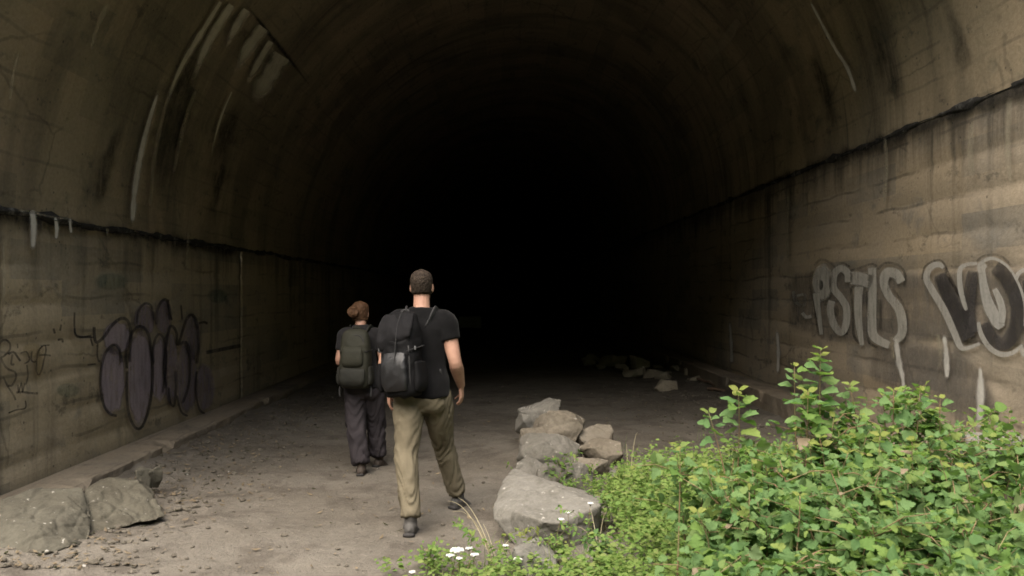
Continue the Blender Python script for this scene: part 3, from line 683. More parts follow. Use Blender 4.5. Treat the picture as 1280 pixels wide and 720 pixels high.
hull_rock(pp((615, 634, 6.0), (628, 601, 6.4), (642, 586, 6.6), (664, 594, 6.5), (692, 617, 6.4), (752, 621, 6.35), (751, 631, 5.82), (656, 643, 5.66), (681, 653, 5.58), (705, 654, 5.58), (617, 650, 5.9),
             (650, 690, 5.7), (722, 690, 5.68), (746, 668, 5.9), (750, 650, 6.3), (640, 640, 6.6)), .011, 'boulder', 'wide pale flat-topped boulder at the front of the rock pile', M['rock'], .016, 1, 'boulder')
hull_rock(pp((-70, 692, 5.6), (-50, 640, 5.8), (0, 643, 5.8), (22, 619, 6.1), (48, 611, 6.2), (80, 609, 6.25), (106, 609, 6.25), (52, 664, 5.62), (58, 694, 5.45), (88, 684, 5.6), (114, 676, 5.8), (116, 640, 6.1), (-10, 694, 5.5), (60, 618, 6.6), (-40, 640, 6.4)),
          .010, 'boulder', 'flat slanting olive grey slab by the left wall, nearest the camera', M['rock_left'], .028, 2, 'boulder')
hull_rock(pp((104, 612, 6.3), (125, 599, 6.5), (171, 600, 6.6), (192, 618, 6.5), (208, 646, 6.3), (150, 658, 6.15), (110, 669, 5.95), (95, 660, 6.0), (140, 622, 6.3), (178, 622, 6.4), (135, 601, 6.9), (182, 604, 7.0)),
          .010, 'boulder', 'low rounded olive grey boulder touching the right end of the slab', M['rock_left'], .028, 3, 'boulder')
chunk(171, 583, 190, 613, 7.1, .2, 41, 'rock', 'small upright pointed stone just behind the left boulder', M['rock_left'], 9)
chunk(187, 579, 203, 612, 7.2, .2, 42, 'rock', 'small upright stone at the right of the pointed one by the kerb', M['rock_left'], 9)
chunk(651, 545, 724, 592, 8.15, .55, 11, 'rock', 'large grey angular rock in the middle of the pile', M['rock'])
chunk(660, 548, 735, 600, 8.9, .6, 52, 'rock', 'brown rock buried at the core of the pile', M['rock_tan'])
chunk(667, 514, 735, 556, 8.8, .5, 13, 'rock', 'long wedge-shaped rock with a rusty brown right face, second from the top', M['rock_tan'], tilt=-.35)
chunk(652, 501, 711, 533, 9.2, .45, 18, 'rock', 'pale whitish rock topmost on the pile', M['rock'], tilt=.2)
chunk(645, 517, 668, 545, 9.1, .3, 15, 'rock', 'small dark rock at the left shoulder of the pile', M['rock'])
chunk(651, 535, 690, 560, 8.7, .35, 16, 'rock', 'reddish brown rock tucked under the left side of the pile top', M['rock_tan'])
chunk(720, 551, 776, 580, 8.25, .4, 17, 'rock', 'smooth tan rock pointing right from the pile', M['rock_tan'])
chunk(718, 531, 764, 563, 8.8, .4, 12, 'rock', 'brown sloping rock on the right shoulder of the pile', M['rock_tan'])
chunk(716, 573, 760, 598, 7.9, .35, 19, 'rock', 'rounded brownish rock beneath the smooth tan one', M['rock_tan'])
chunk(672, 582, 708, 614, 7.5, .3, 20, 'rock', 'grey blocky rock under the left of the weed in the pile', M['rock'])
chunk(700, 580, 743, 616, 7.45, .3, 21, 'rock', 'grey facetted rock right of the weed in the pile', M['rock'])
chunk(643, 576, 681, 603, 7.8, .3, 22, 'rock', 'low grey rock at the left foot of the pile', M['rock'])
chunk(761, 587, 776, 604, 7.6, .12, 23, 'rock', 'small pale squarish stone lying alone right of the pile', M['rock'])
chunk(692, 610, 713, 624, 7.0, .15, 24, 'rock', 'little stone in the gap behind the front boulder', M['rock'])
chunk(642, 681, 694, 724, 5.2, .35, 25, 'rock', 'pale stone half hidden by weeds below the front boulder', M['rock'])
chunk(818, 474, 848, 500, 14.6, .4, 31, 'rock', 'squarish tan rock lying alone at the edge of the dark', M['rock_dark'])
rr = random.Random(5)
for i in range(34):                                       # rubble heap along the right kerb, deep in shade
    px = rr.uniform(735, 1010); f_ = (px - 735) / 250; py = 449 + 40 * f_ + rr.uniform(-5, 9); s = rr.uniform(6, 17) * (1 - .15 * f_)
    Y = onground(px, py + s * .35).y
    chunk(px - s, py - s * .8, px + s * rr.uniform(.8, 1.3), py + s * .6, min(Y, 24), .4, 60 + i, 'rock', 'dim rock in the rubble along the shaded right kerb', M['rock_dark'], 13, 'rock', 'rubble along the right kerb')
chunk(1215, 545, 1300, 610, 5.75, .5, 90, 'rock', 'grey rock half hidden by leaves under the right wall', M['rock'])
# dead wood among the rubble
for i, (a, b, r, lb) in enumerate((((885, 492, 13.6), (945, 499, 12.9), .03, 'long reddish dead branch lying before the right kerb'), ((940, 505, 12.4), (990, 492, 12.9), .025, 'crooked dead branch leaning towards the kerb'), ((870, 480, 14.5), (905, 492, 13.5), .025, 'short dead stick beside the rubble rocks'))):
    A, B = onground(a[0], a[1]), onground(b[0], b[1]); A.z = gz(A.x, A.y) + .03; B.z = gz(B.x, B.y) + (.14 if i == 1 else .04)
    bm = bmesh.new(); mid = [A.lerp(B, k / 6) + Vector((0, .05 * math.sin(k * 2.1 + i), .03 * math.sin(k * 3.0))) for k in range(7)]
    tube(bm, [p - A for p in mid], [r * (1 - .09 * k) for k in range(7)], (0, 1, 0), 7, 2)
    tube(bm, [mid[3] - A, mid[3] - A + Vector((.12, .1, .07)), mid[3] - A + Vector((.2, .2, .1))], [r * .5, r * .4, r * .2], (0, 0, 1), 6, 2)
    tag(link('dead_branch', bm_mesh(bm), M['wood'], None, A), lb, 'branch')
# a pale board standing far inside, just catching the daylight
e = empty('board', (-1.15, 32, gz(-1.15, 32)), 'small pale board standing alone deep in the dark tunnel', 'board')
bm = bmesh.new(); box(bm, (0, 0, .55), (.82, .03, .42)); bmesh.ops.bevel(bm, geom=bm.edges[:], offset=.006, segments=1, affect='EDGES'); link('panel', bm_mesh(bm), M['board'], e, smooth=False)
for sx in (-.3, .3):
    bm = bmesh.new(); box(bm, (sx, .035, .36), (.05, .035, .76)); link('leg', bm_mesh(bm), M['wood'], e, smooth=False)

# loose stones and dry litter: too many and too small to count
def scatter_stones():
    rnd = random.Random(11); bm = bmesh.new(); tmp = bmesh.new(); bmesh.ops.create_icosphere(tmp, subdivisions=1, radius=1); tv = [v.co.copy() for v in tmp.verts]; tf = [[v.index for v in f.verts] for f in tmp.faces]; tmp.free()
    V, Fc = [], []
    for i in range(3400):
        y = 5.2 + rnd.random() ** 1.6 * 14; r = rnd.random()
        if r < .38: x = rnd.gauss(-2.7, .45)
        elif r < .7: x = rnd.gauss(2.6, .7)
        else: x = rnd.uniform(-3.2, 3.4)
        if not -3.35 < x < 3.5: continue
        s = .004 + .018 * rnd.random() ** 4 + (.022 * rnd.random() ** 3 if abs(x) > 2 else 0); M_ = Euler((rnd.random() * 6, rnd.random() * 6, rnd.random() * 6)).to_matrix()
        k = Vector((rnd.uniform(.7, 1.4), rnd.uniform(.7, 1.2), rnd.uniform(.5, .8))) * s; b = len(V); z = gz(x, y) + s * .25
        for v in tv: 
            q = M_ @ (v * rnd.uniform(.75, 1.15)); V.append((x + q.x * k.x, y + q.y * k.y, z + q.z * k.z))
        Fc += [[b + j for j in f] for f in tf]
    tag(link('gravel', pymesh('gravel', V, Fc), M['gravel'], smooth=False), 'small loose stones scattered over the earth floor', None, None, 'stuff')
    V, Fc = [], []
    for i in range(2200):
        y = 5.2 + rnd.random() ** 1.4 * 9; x = rnd.gauss(-2.85, .35) if rnd.random() < .5 else (rnd.gauss(2.3, .8) if rnd.random() < .5 else rnd.uniform(-2.8, 2.6))
        if not -3.33 < x < 3.5: continue
        s = rnd.uniform(.012, .034); b = len(V); z = gz(x, y) + .012; E = Euler((rnd.uniform(-.5, .5), rnd.uniform(-.5, .5), rnd.random() * 6)).to_matrix()
        for q in ((-.4, 0, 0), (0, -1, .15), (.4, 0, 0), (0, 1, .2), (0, 0, .1)):
            q = E @ (Vector(q) * s); V.append((x + q.x, y + q.y, z + q.z))
        Fc += [(b, b + 1, b + 4), (b + 1, b + 2, b + 4), (b + 2, b + 3, b + 4), (b + 3, b, b + 4)]
    tag(link('leaf_litter', pymesh('litter', V, Fc), M['litter'], smooth=False), 'dry brown leaf scraps lying along the foot of the walls', None, None, 'stuff')
scatter_stones()

# ------------------------------------------------------------------ the two walkers
def hand(bm, wrist, d, w, sc, thumb_side, curl=.5):
    """palm + five fingers; d: wrist to knuckles, w: across the knuckles (towards the little finger), palm normal from them"""
    d = Vector(d).normalized(); w = Vector(w); w = (w - d * w.dot(d)).normalized(); nrm = d.cross(w).normalized() * thumb_side
    W = Vector(wrist); k = sc
    tube(bm, [W - d * .02 * k, W + d * .03 * k, W + d * .09 * k], [(.024 * k, .018 * k), (.034 * k, .016 * k), (.040 * k, .013 * k)], nrm, 12, 3, 2.5)
    for i, (o, L) in enumerate(((-.030, .070), (-.010, .080), (.011, .074), (.030, .058))):
        p0 = W + d * (.080 * k) + w * o * k; pts = [p0]; a = 0
        for j, f in enumerate((.45, .32, .26)):
            a += curl * (.35 + .28 * j + .06 * i); pts.append(pts[-1] + (d * math.cos(a) + nrm * math.sin(a) + w * o * .8) * L * f * k)
        tube(bm, pts, [.0092 * k, .0088 * k, .008 * k, .0065 * k], w, 8, 2)
    p0 = W + d * .025 * k - w * .028 * k
    tube(bm, [p0, p0 + (d * .7 - w * .6 + nrm * .3) * .035 * k, p0 + (d * .9 - w * .45 + nrm * .55) * .065 * k, p0 + (d * 1.0 - w * .25 + nrm * .8) * .09 * k], [.013 * k, .0115 * k, .010 * k, .0075 * k], nrm, 8, 2)

def head(bm, c, h, yaw):
    """head of height h, centre c, turned by yaw; face towards +Y"""
    Rz = Matrix.Rotation(yaw, 3, 'Z'); P = lambda x, y, z: Vector(c) + Rz @ (Vector((x, y, z)) * h)
    prof = [(-.49, .15, .16, .19), (-.40, .215, .24, .135), (-.27, .265, .315, .075), (-.10, .305, .375, .02), (.08, .325, .410, -.01), (.24, .318, .405, -.02), (.37, .265, .335, -.02), (.46, .16, .20, -.02), (.495, .06, .07, -.02)]
    tube(bm, [P(0, y, z) for z, a, b, y in prof], [(a * h, b * h) for z, a, b, y in prof], Rz @ Vector((0, 1, 0)), 20, 3)
    tube(bm, [P(0, .38, .10), P(0, .47, -.06), P(0, .45, -.12)], [.03 * h, .055 * h, .05 * h], (0, 1, 0), 8, 2)            # nose
    ball(bm, P(0, .30, -.27), (.10 * h, .06 * h, .035 * h)); ball(bm, P(0, .37, .09), (.2 * h, .05 * h, .04 * h))            # mouth, brow
    for s in (-1, 1):
        e = Euler((0, 0, yaw + s * -.35)); ball(bm, P(s * .345, -.03, -.06), (.022 * h, .075 * h, .135 * h), e); ball(bm, P(s * .335, .0, -.15), (.03 * h, .045 * h, .05 * h), e)
    return P

def person(name, loc, label, J, mats, sc):
    """J: joints in metres about the point between the feet (facing +Y). One continuous body; clothes, hair and boots are its children."""
    root = empty(name, loc, label, 'person')
    bm = bmesh.new()
    tube(bm, J['torso'], J['torso_r'], J['up'], 22, 4, 2.4)
    nk = J['neck']; tube(bm, nk, [.068 * sc, .060 * sc, .058 * sc], (0, 1, 0), 14, 3)
    P = head(bm, J['head'], J['head_h'], J['head_yaw'])
    for s in 'LR':
        a = J['arm' + s]; tube(bm, [a[0], a[0].lerp(a[1], .5), a[1], a[1].lerp(a[2], .3), a[2]], [q * J['armk'] for q in (.056, .050, .041, .044, .026)], (0, 1, 0), 12, 4)
        ball(bm, a[0], .062 * J['armk']); hand(bm, a[2], J['hand' + s][0], J['hand' + s][1], sc, 1 if s == 'R' else -1)
        l = J['leg' + s]; tube(bm, [l[0], l[0].lerp(l[1], .5), l[1], l[1].lerp(l[2], .35), l[2]], [q * sc for q in (.085, .073, .055, .055, .038)], (0, 1, 0), 12, 3)
        fo = l[4] + (l[3] - l[2]).normalized() * .19 * sc + V3((0, 0, .04)) * sc; tube(bm, [l[2], l[2].lerp(fo, .5), fo], [.036 * sc, .030 * sc, .018 * sc], (0, 0, 1), 10, 3)
    body = link('body', remesh(bm, .0055, 3, .5), M['skin'], root)
    for s in (-1, 1):                                        # eyes
        bm = bmesh.new(); ball(bm, P(s * .13, .36, .02), .055 * J['head_h']); link('eye', bm_mesh(bm), M['eye'], root)
    # T-shirt
    bm = bmesh.new(); n = J['shirt_n']; T, Tr = J['torso'][n:], J['torso_r'][n:]
    tube(bm, [Vector(T[0]) + Vector((0, 0, .005)), Vector(T[0]) + Vector((0, 0, .03))] + T[1:-1] + [Vector(T[-1]) + Vector((0, 0, .012))], [(Tr[0][0] + .034, Tr[0][1] + .036), (Tr[0][0] + .032, Tr[0][1] + .034)] + [(Tr[1][0] + .026, Tr[1][1] + .028)] + [(a + .016, b + .017) for a, b in Tr[2:]], J['up'], 24, 4, 2.4, .05)
    for s in 'LR':
        a = J['arm' + s]; e = a[0].lerp(a[1], J['sleeve']); d0 = (a[0] - Vector(J['torso'][-2])) * .35
        tube(bm, [a[0] - d0, a[0], a[0].lerp(e, .5), e], [q * J['armk'] for q in (.07, .074, .070, .068)], (0, 1, 0), 14, 4, 2, .02)
    me = remesh(bm, .010, 6, .5)
    so = Vector((loc[0] * 9, 2, 1))
    displace(me, lambda p: .007 * fbm(Vector((p.x * 6, p.y * 6, p.z * 9)) + so, 3) + .005 * (abs(noise.noise(Vector((p.x * 9 + p.z * 7, p.y * 9, p.z * 4 - p.x * 5)) + so)) - .2))
    link('shirt', me, mats['shirt'], root)
    # trousers
    bm = bmesh.new(); pv = J['pelvis']
    tube(bm, [pv[0], pv[1], pv[2]], J['pelvis_r'], J['up'], 22, 4, 2.3, .05)
    for s in 'LR':
        l = J['leg' + s]; hip = l[0] + Vector((0, 0, .03)); end = l[2] + Vector((0, 0, .012)) * sc
        kk = J['trouser_r']
        tube(bm, [hip, l[0].lerp(l[1], .35), l[0].lerp(l[1], .75), l[1], l[1].lerp(end, .3), l[1].lerp(end, .7), end], kk, (0, 1, 0), 18, 4, 2.1, .05)
    me = remesh(bm, .011, 5, .5)
    kn = [J['legL'][1].z, J['legR'][1].z]
    def wr(p):
        s = 0 if p.x < J['split'] else 1; az = J['leg' + 'LR'[s]][2].z
        low = sstep(.42, .0, p.z - az); knee = math.exp(-((p.z - kn[s]) / .11) ** 2); hip = math.exp(-((p.z - pv[0].z) / .1) ** 2)
        q = Vector((p.x * 5 + s * 9, p.y * 5, p.z * 15)) + so
        fold = 1 - 2 * abs(noise.noise(q + Vector((0, 0, 6 * noise.noise(Vector((p.x * 7, p.y * 7, 0)))))))
        return .006 * fbm(p * 6 + so, 3) + fold * (.006 + .012 * low + .011 * knee + .009 * hip)
    displace(me, wr); link('trousers', me, mats['trousers'], root)
    # boots
    for s in 'LR':
        l = J['leg' + s]; a, t = l[2], l[3]; f = (t - a); fl = Vector((f.x, f.y, f.z)); up = Vector((0, 0, 1)); k = sc
        d = fl.normalized(); heel = l[4]; u = (up - d * up.dot(d)).normalized()
        base = heel; B = lambda x, z: base + d * x * k + u * z * k
        bm = bmesh.new(); tube(bm, [B(.0, .045), B(.05, .055), B(.13, .055), B(.21, .042), B(.265, .034)], [(.036 * k, .040 * k), (.042 * k, .048 * k), (.044 * k, .046 * k), (.05 * k, .036 * k), (.036 * k, .024 * k)], u, 14, 3, 2.4)
        tube(bm, [B(.045, .06), B(.05, .1), a + Vector((0, 0, .05)) * k], [(.05 * k, .056 * k), (.046 * k, .052 * k), (.047 * k, .05 * k)], d, 14, 3)
        me = remesh(bm, .007, 3); displace(me, lambda p: .003 * fbm(p * 25, 3)); bt = link('boot', me, mats['boot'], root)
        bm = bmesh.new(); tube(bm, [B(-.025, .012), B(.0, .010), B(.08, .012), B(.18, .010), B(.27, .012), B(.295, .02)], [(.030 * k, .012 * k), (.042 * k, .016 * k), (.038 * k, .015 * k), (.051 * k, .015 * k), (.042 * k, .013 * k), (.02 * k, .009 * k)], u, 14, 3, 3)
        link('sole', bm_mesh(bm), M['rubber'], bt)
        for z in (.075, .09):
            bm = bmesh.new(); tube(bm, [B(.1, z) - d.cross(u) * .035 * k, B(.115, z + .012), B(.1, z) + d.cross(u) * .035 * k], [.004 * k] * 3, u, 6, 3); link('lace', bm_mesh(bm), M['webbing'], bt)
    return root, P

V3 = Vector
def rotz(p, c, a): 
    q = Matrix.Rotation(a, 3, 'Z') @ (V3(p) - V3((c[0], c[1], 0))); return q + V3((c[0], c[1], 0))

# --- man
ML = V3((-.56, 6.35, gz(-.56, 6.35))); ya = R_(-14); cc = (-.02, .03)
gL, gR = gz(-.62, 6.02) - ML.z, gz(-.32, 6.8) - ML.z
JM = dict(up=(math.sin(-ya), math.cos(ya), 0),
    torso=[V3((.0, .0, .90)), V3((.0, .005, 1.0)), V3((-.005, .015, 1.12)), V3((-.012, .03, 1.28)), V3((-.018, .035, 1.41)), V3((-.02, .035, 1.475)), V3((-.02, .035, 1.53))],
    torso_r=[(.155, .115), (.16, .115), (.15, .108), (.175, .12), (.182, .112), (.125, .085), (.068, .066)],
    neck=[V3((-.02, .03, 1.47)), V3((-.021, .045, 1.55)), V3((-.021, .06, 1.63))], head=V3((-.022, .075, 1.694)), head_h=.236, head_yaw=R_(-4),
    armR=[rotz((.165, .03, 1.435), cc, ya), V3((.228, -.05, 1.15)), V3((.262, .14, .96))], armL=[rotz((-.205, .03, 1.435), cc, ya), V3((-.285, .02, 1.14)), V3((-.268, .14, .915))],
    handR=((.03, .12, -1), (-.25, -.95, -.1)), handL=((.0, .15, -1), (.25, -.95, -.1)), armk=1.14, sleeve=.46, shirt_n=0,
    legL=[V3((-.10, .0, .90)), V3((-.115, -.13, .50)), V3((-.062, -.315, .105 + gL)), V3((-.055, -.15, .05 + gL)), V3((-.068, -.385, .0 + gL))],
    legR=[V3((.085, .02, .90)), V3((.125, .25, .51)), V3((.215, .40, .115 + gR)), V3((.30, .56, .055 + gR)), V3((.19, .345, .0 + gR))],
    pelvis=[V3((-.005, .005, .82)), V3((-.004, -.006, .89)), V3((-.003, .004, .965))], pelvis_r=[(.155, .105), (.172, .132), (.158, .115)],
    trouser_r=[(.104, .126), (.104, .118), (.084, .092), (.071, .078), (.069, .077), (.063, .069), (.060, .064)], split=0.02)
man, PM = person('person', ML, 'taller walker in black T-shirt and khaki trousers, short dark hair, seen from behind', JM, dict(shirt=M['shirt_black'], trousers=M['khaki'], boot=M['boot_grey']), 1.0)
def hair_cap(P, h, low, grow, amp, fr, side=.0):
    bm = bmesh.new(); prof = [(low, .29, .36, .0), (-.12, .312, .385, .01), (.08, .333, .420, -.01), (.24, .328, .418, -.02), (.37, .278, .35, -.02), (.46, .18, .22, -.02), (.505, .06, .08, -.02)]
    tube(bm, [P(0, y - .035, z) for z, a, b, y in prof], [((a + grow) * h, (b + grow) * h) for z, a, b, y in prof], P(0, 1, 0) - P(0, 0, 0), 22, 4)
    me = remesh(bm, .006, 2); displace(me, lambda p: amp * fbm(p * fr, 3)); return me
link('hair', hair_cap(PM, JM['head_h'], -.24, .012, .006, 60), M['hair_dark'], man)

# --- woman
WL = V3((-1.275, 8.2, gz(-1.275, 8.2))); yw = R_(-6); cw = (-.035, .02)
hL, hR = gz(-1.27, 8.02) - WL.z, gz(-1.17, 8.4) - WL.z
JW = dict(up=(math.sin(-yw), math.cos(yw), 0),
    torso=[V3((-.01, .0, .78)), V3((-.015, .0, .86)), V3((-.02, .01, .98)), V3((-.03, .02, 1.12)), V3((-.035, .025, 1.24)), V3((-.038, .025, 1.30)), V3((-.04, .025, 1.35))],
    torso_r=[(.15, .11), (.148, .105), (.12, .09), (.14, .10), (.15, .095), (.10, .07), (.052, .052)],
    neck=[V3((-.04, .02, 1.29)), V3((-.042, .03, 1.355)), V3((-.044, .05, 1.42))], head=V3((-.045, .06, 1.468)), head_h=.215, head_yaw=R_(-14),
    armR=[rotz((.125, .02, 1.265), cw, yw), V3((.175, -.03, 1.03)), V3((.155, .14, .88))], armL=[rotz((-.195, .02, 1.265), cw, yw), V3((-.235, .0, 1.03)), V3((-.19, .18, .93))],
    handR=((-.1, .6, -.8), (-.3, -.9, -.3)), handL=((.1, .6, -.8), (.3, -.9, -.3)), armk=.86, sleeve=.62, shirt_n=0,
    legL=[V3((-.085, .0, .78)), V3((-.07, -.05, .43)), V3((-.005, -.165, .095 + hL)), V3((-.0, -.02, .045 + hL)), V3((-.005, -.225, .0 + hL))],
    legR=[V3((.065, .01, .78)), V3((.09, .13, .44)), V3((.10, .17, .10 + hR)), V3((.155, .30, .045 + hR)), V3((.085, .12, .0 + hR))],
    pelvis=[V3((-.01, .0, .70)), V3((-.01, -.008, .77)), V3((-.012, .0, .84))], pelvis_r=[(.15, .10), (.165, .125), (.150, .11)],
    trouser_r=[(.10, .11), (.098, .105), (.088, .092), (.082, .086), (.078, .083), (.074, .078), (.072, .074)], split=0.02)
woman, PW = person('person', WL, 'shorter walker with brown hair in a bun, dark trousers and charcoal T-shirt, seen from behind', JW, dict(shirt=M['shirt_grey'], trousers=M['plum_grey'], boot=M['boot_brown']), .87)
hw = link('hair', hair_cap(PW, JW['head_h'], -.30, .03, .012, 32), M['hair_brown'], woman)
bm = bmesh.new(); c = PW(-.14, -.44, .06); ball(bm, c, (.06, .052, .056))
tube(bm, [c + V3((math.cos(a) * .04, -.03 + .012 * math.sin(3 * a), math.sin(a) * .038)) for a in [k * .7 for k in range(10)]], [.014] * 10, (0, 1, 0), 8, 3)
me = remesh(bm, .005, 2); displace(me, lambda p: .006 * fbm(p * 45, 3)); link('hair_bun', me, M['hair_brown'], woman)
bm = bmesh.new(); rr = random.Random(3)
for i in range(16):
    a = rr.uniform(-2.6, -.5); p = PW(.33 * math.cos(a), .40 * math.sin(a), rr.uniform(-.25, .3)); q = p + V3((rr.gauss(0, .02), -.012, -rr.uniform(.02, .06)))
    tube(bm, [p, p.lerp(q, .5) + V3((rr.gauss(0, .006), -.006, 0)), q], [.0022, .002, .001], (0, 1, 0), 5, 2)
link('loose_hair', bm_mesh(bm), M['hair_brown'], woman)

# ------------------------------------------------------------------ backpacks (things of their own, carried)
def ribbon(name, pts, w, th, m, parent, up):
    bm = bmesh.new(); tube(bm, pts, [(w / 2, th / 2)] * len(pts), up, 10, 4, 4, .1); return link(name, bm_mesh(bm), m, parent)
def pack_body(secs, vox, amp, seed, p=3.2):
    bm = bmesh.new(); tube(bm, [V3(c) for c, r in secs], [r for c, r in secs], (0, 1, 0), 28, 4, p, .15)
    me = remesh(bm, vox, 4)
    so = V3((seed, seed * 2, 0))
    return displace(me, lambda q: amp * (fbm(q * 7 + so, 3) + .9 * (1 - 2 * abs(noise.noise(V3((q.x * 5 + q.z * 6, q.y * 7, q.z * 9 - q.x * 4)) + so)))))
# man's pack: leaning roll-top sack
pk = empty('backpack', ML + rotz((-.04, -.215, .93), cc, R_(-20)), 'black roll-top backpack with a coated pocket, on the taller walker', 'backpack'); pk.rotation_euler = (R_(-3), R_(-5), R_(-26)); pk.scale = (.87, .9, .95)
link('sack', pack_body([((0, .0, 0), (.135, .085)), ((0, 0, .05), (.158, .105)), ((0, 0, .25), (.165, .115)), ((0, .0, .42), (.158, .105)), ((-.0, .015, .53), (.15, .085)), ((.0, .03, .585), (.13, .055))], .009, .014, 2, 2.7), M['pack_black'], pk)
bm = bmesh.new(); tube(bm, [V3((.0, -.085, .36)), V3((-.01, -.10, .42)), V3((-.005, -.075, .50)), V3((0, -.02, .575)), V3((0, .05, .60))], [(.135, .012), (.155, .02), (.158, .024), (.145, .024), (.11, .012)], (0, -1, .3), 18, 5, 3.2)
me = remesh(bm, .008, 4); displace(me, lambda q: .007 * (1 - 2 * abs(noise.noise(V3((q.x * 6 + q.z * 8, q.y * 5, q.z * 6 - q.x * 7)))))); link('flap', me, M['pack_flap'], pk)
bm = bmesh.new(); tube(bm, [V3((.0, -.105, .04)), V3((0, -.118, .10)), V3((0, -.125, .22)), V3((0, -.112, .31))], [(.10, .022), (.118, .034), (.115, .034), (.10, .014)], (0, 1, 0), 20, 5, 3)
me = remesh(bm, .007, 3); displace(me, lambda q: .005 * (1 - 2 * abs(noise.noise(V3((q.x * 7 + q.z * 4, 1, q.z * 11 - q.x * 9)))))); link('front_pocket', me, M['pack_coated'], pk)
for s in (-1, 1):
    bm = bmesh.new(); tube(bm, [V3((s * .165, -.01, .03)), V3((s * .178, -.01, .09)), V3((s * .172, -.01, .24))], [(.018, .07), (.034, .082), (.02, .075)], (0, 1, 0), 16, 4, 2.6)
    me = remesh(bm, .008, 3); displace(me, lambda q: .005 * fbm(q * 14, 3)); sp = link('side_pocket', me, M['pack_black'], pk)
    ribbon('compression_strap', [V3((s * .17, .06, .36)), V3((s * .172, -.02, .345)), V3((s * .15, -.10, .33)), V3((s * .12, -.118, .32))], .02, .004, M['webbing'], pk, (0, 0, 1))
    bm = bmesh.new(); box(bm, (s * .165, -.06, .34), (.012, .035, .028), Euler((0, 0, s * .5))); bmesh.ops.bevel(bm, geom=bm.edges[:], offset=.003, segments=1, affect='EDGES'); link('buckle', bm_mesh(bm), M['buckle'], pk, smooth=False)
ribbon('haul_loop', [V3((-.035, .065, .575)), V3((-.03, .07, .625)), V3((.03, .07, .625)), V3((.035, .065, .575))], .02, .005, M['webbing'], pk, (0, 1, 0))
ribbon('flap_strap', [V3((.03, .02, .622)), V3((.035, -.05, .575)), V3((.035, -.108, .47)), V3((.03, -.135, .33)), V3((.03, -.15, .25))], .022, .005, M['webbing'], pk, (1, 0, 0))
ribbon('trim_seam', [V3((-.12, -.088, .05)), V3((-.13, -.097, .2)), V3((-.125, -.093, .36))], .012, .008, M['webbing'], pk, (0, -1, 0)); ribbon('trim_seam', [V3((.12, -.088, .05)), V3((.13, -.097, .2)), V3((.125, -.093, .36))], .012, .008, M['webbing'], pk, (0, -1, 0))
inv = lambda o, p: (Matrix.Translation(o.location) @ o.rotation_euler.to_matrix().to_4x4() @ Matrix.Diagonal((*o.scale, 1))).inverted() @ V3(p)
for s, sh in ((1, JM['armR'][0]), (-1, JM['armL'][0])):
    A = ML + sh; c0 = V3((ML.x - .02, ML.y + .035, ML.z)); 
    pts = [inv(pk, p) for p in (c0 + V3((s * .05, -.125, 1.40)), A.lerp(c0 + V3((0, 0, 1.5)), .45) + V3((0, -.07, .045)), A.lerp(c0 + V3((0, 0, 1.5)), .40) + V3((0, .02, .062)), A.lerp(c0 + V3((0, 0, 1.5)), .32) + V3((0, .10, .02)), A + V3((-s * .04, .13, -.12)), A + V3((-s * .02, .07, -.27)), A + V3((-s * .03, -.08, -.36)))]
    ribbon('shoulder_strap', pts, .058, .014, M['webbing'], pk, (1, 0, 0))
# woman's pack: taller olive day pack
wp = empty('backpack', WL + V3((-.055, -.18, .80)), 'dark olive day pack with a zipped front, on the shorter walker', 'backpack'); wp.rotation_euler = (R_(-2), 0, R_(-8)); wp.scale = (.80, .85, .86)
link('sack', pack_body([((0, 0, 0), (.145, .085)), ((0, 0, .05), (.168, .11)), ((0, 0, .25), (.175, .12)), ((0, .0, .45), (.165, .105)), ((0, .015, .55), (.145, .085)), ((0, .03, .595), (.10, .05))], .009, .006, 5, 3.4), M['pack_olive'], wp)
bm = bmesh.new(); tube(bm, [V3((0, -.095, .03)), V3((0, -.118, .08)), V3((0, -.118, .17)), V3((0, -.105, .20))], [(.13, .03), (.15, .036), (.15, .03), (.14, .012)], (0, 1, 0), 20, 4, 3.2)
me = remesh(bm, .008, 3); displace(me, lambda q: .005 * fbm(q * 12, 3)); link('bottom_panel', me, M['pack_olive_dark'], wp)
bm = bmesh.new(); tube(bm, [V3((0, -.10, .22)), V3((0, -.125, .27)), V3((0, -.12, .38)), V3((0, -.095, .43))], [(.11, .02), (.125, .034), (.12, .03), (.10, .01)], (0, 1, 0), 20, 4, 3)
me = remesh(bm, .008, 3); displace(me, lambda q: .005 * fbm(q * 12, 3)); link('front_pocket', me, M['pack_olive'], wp)
ribbon('zip', [V3((-.12, -.088, .43)), V3((-.11, -.085, .50)), V3((-.06, -.078, .545)), V3((.06, -.078, .545)), V3((.11, -.085, .50)), V3((.12, -.088, .43))], .014, .008, M['webbing'], wp, (0, 1, 0))
ribbon('haul_loop', [V3((-.035, .03, .585)), V3((-.03, .02, .63)), V3((.03, .02, .63)), V3((.035, .03, .585))], .02, .006, M['pack_olive'], wp, (0, 1, 0))
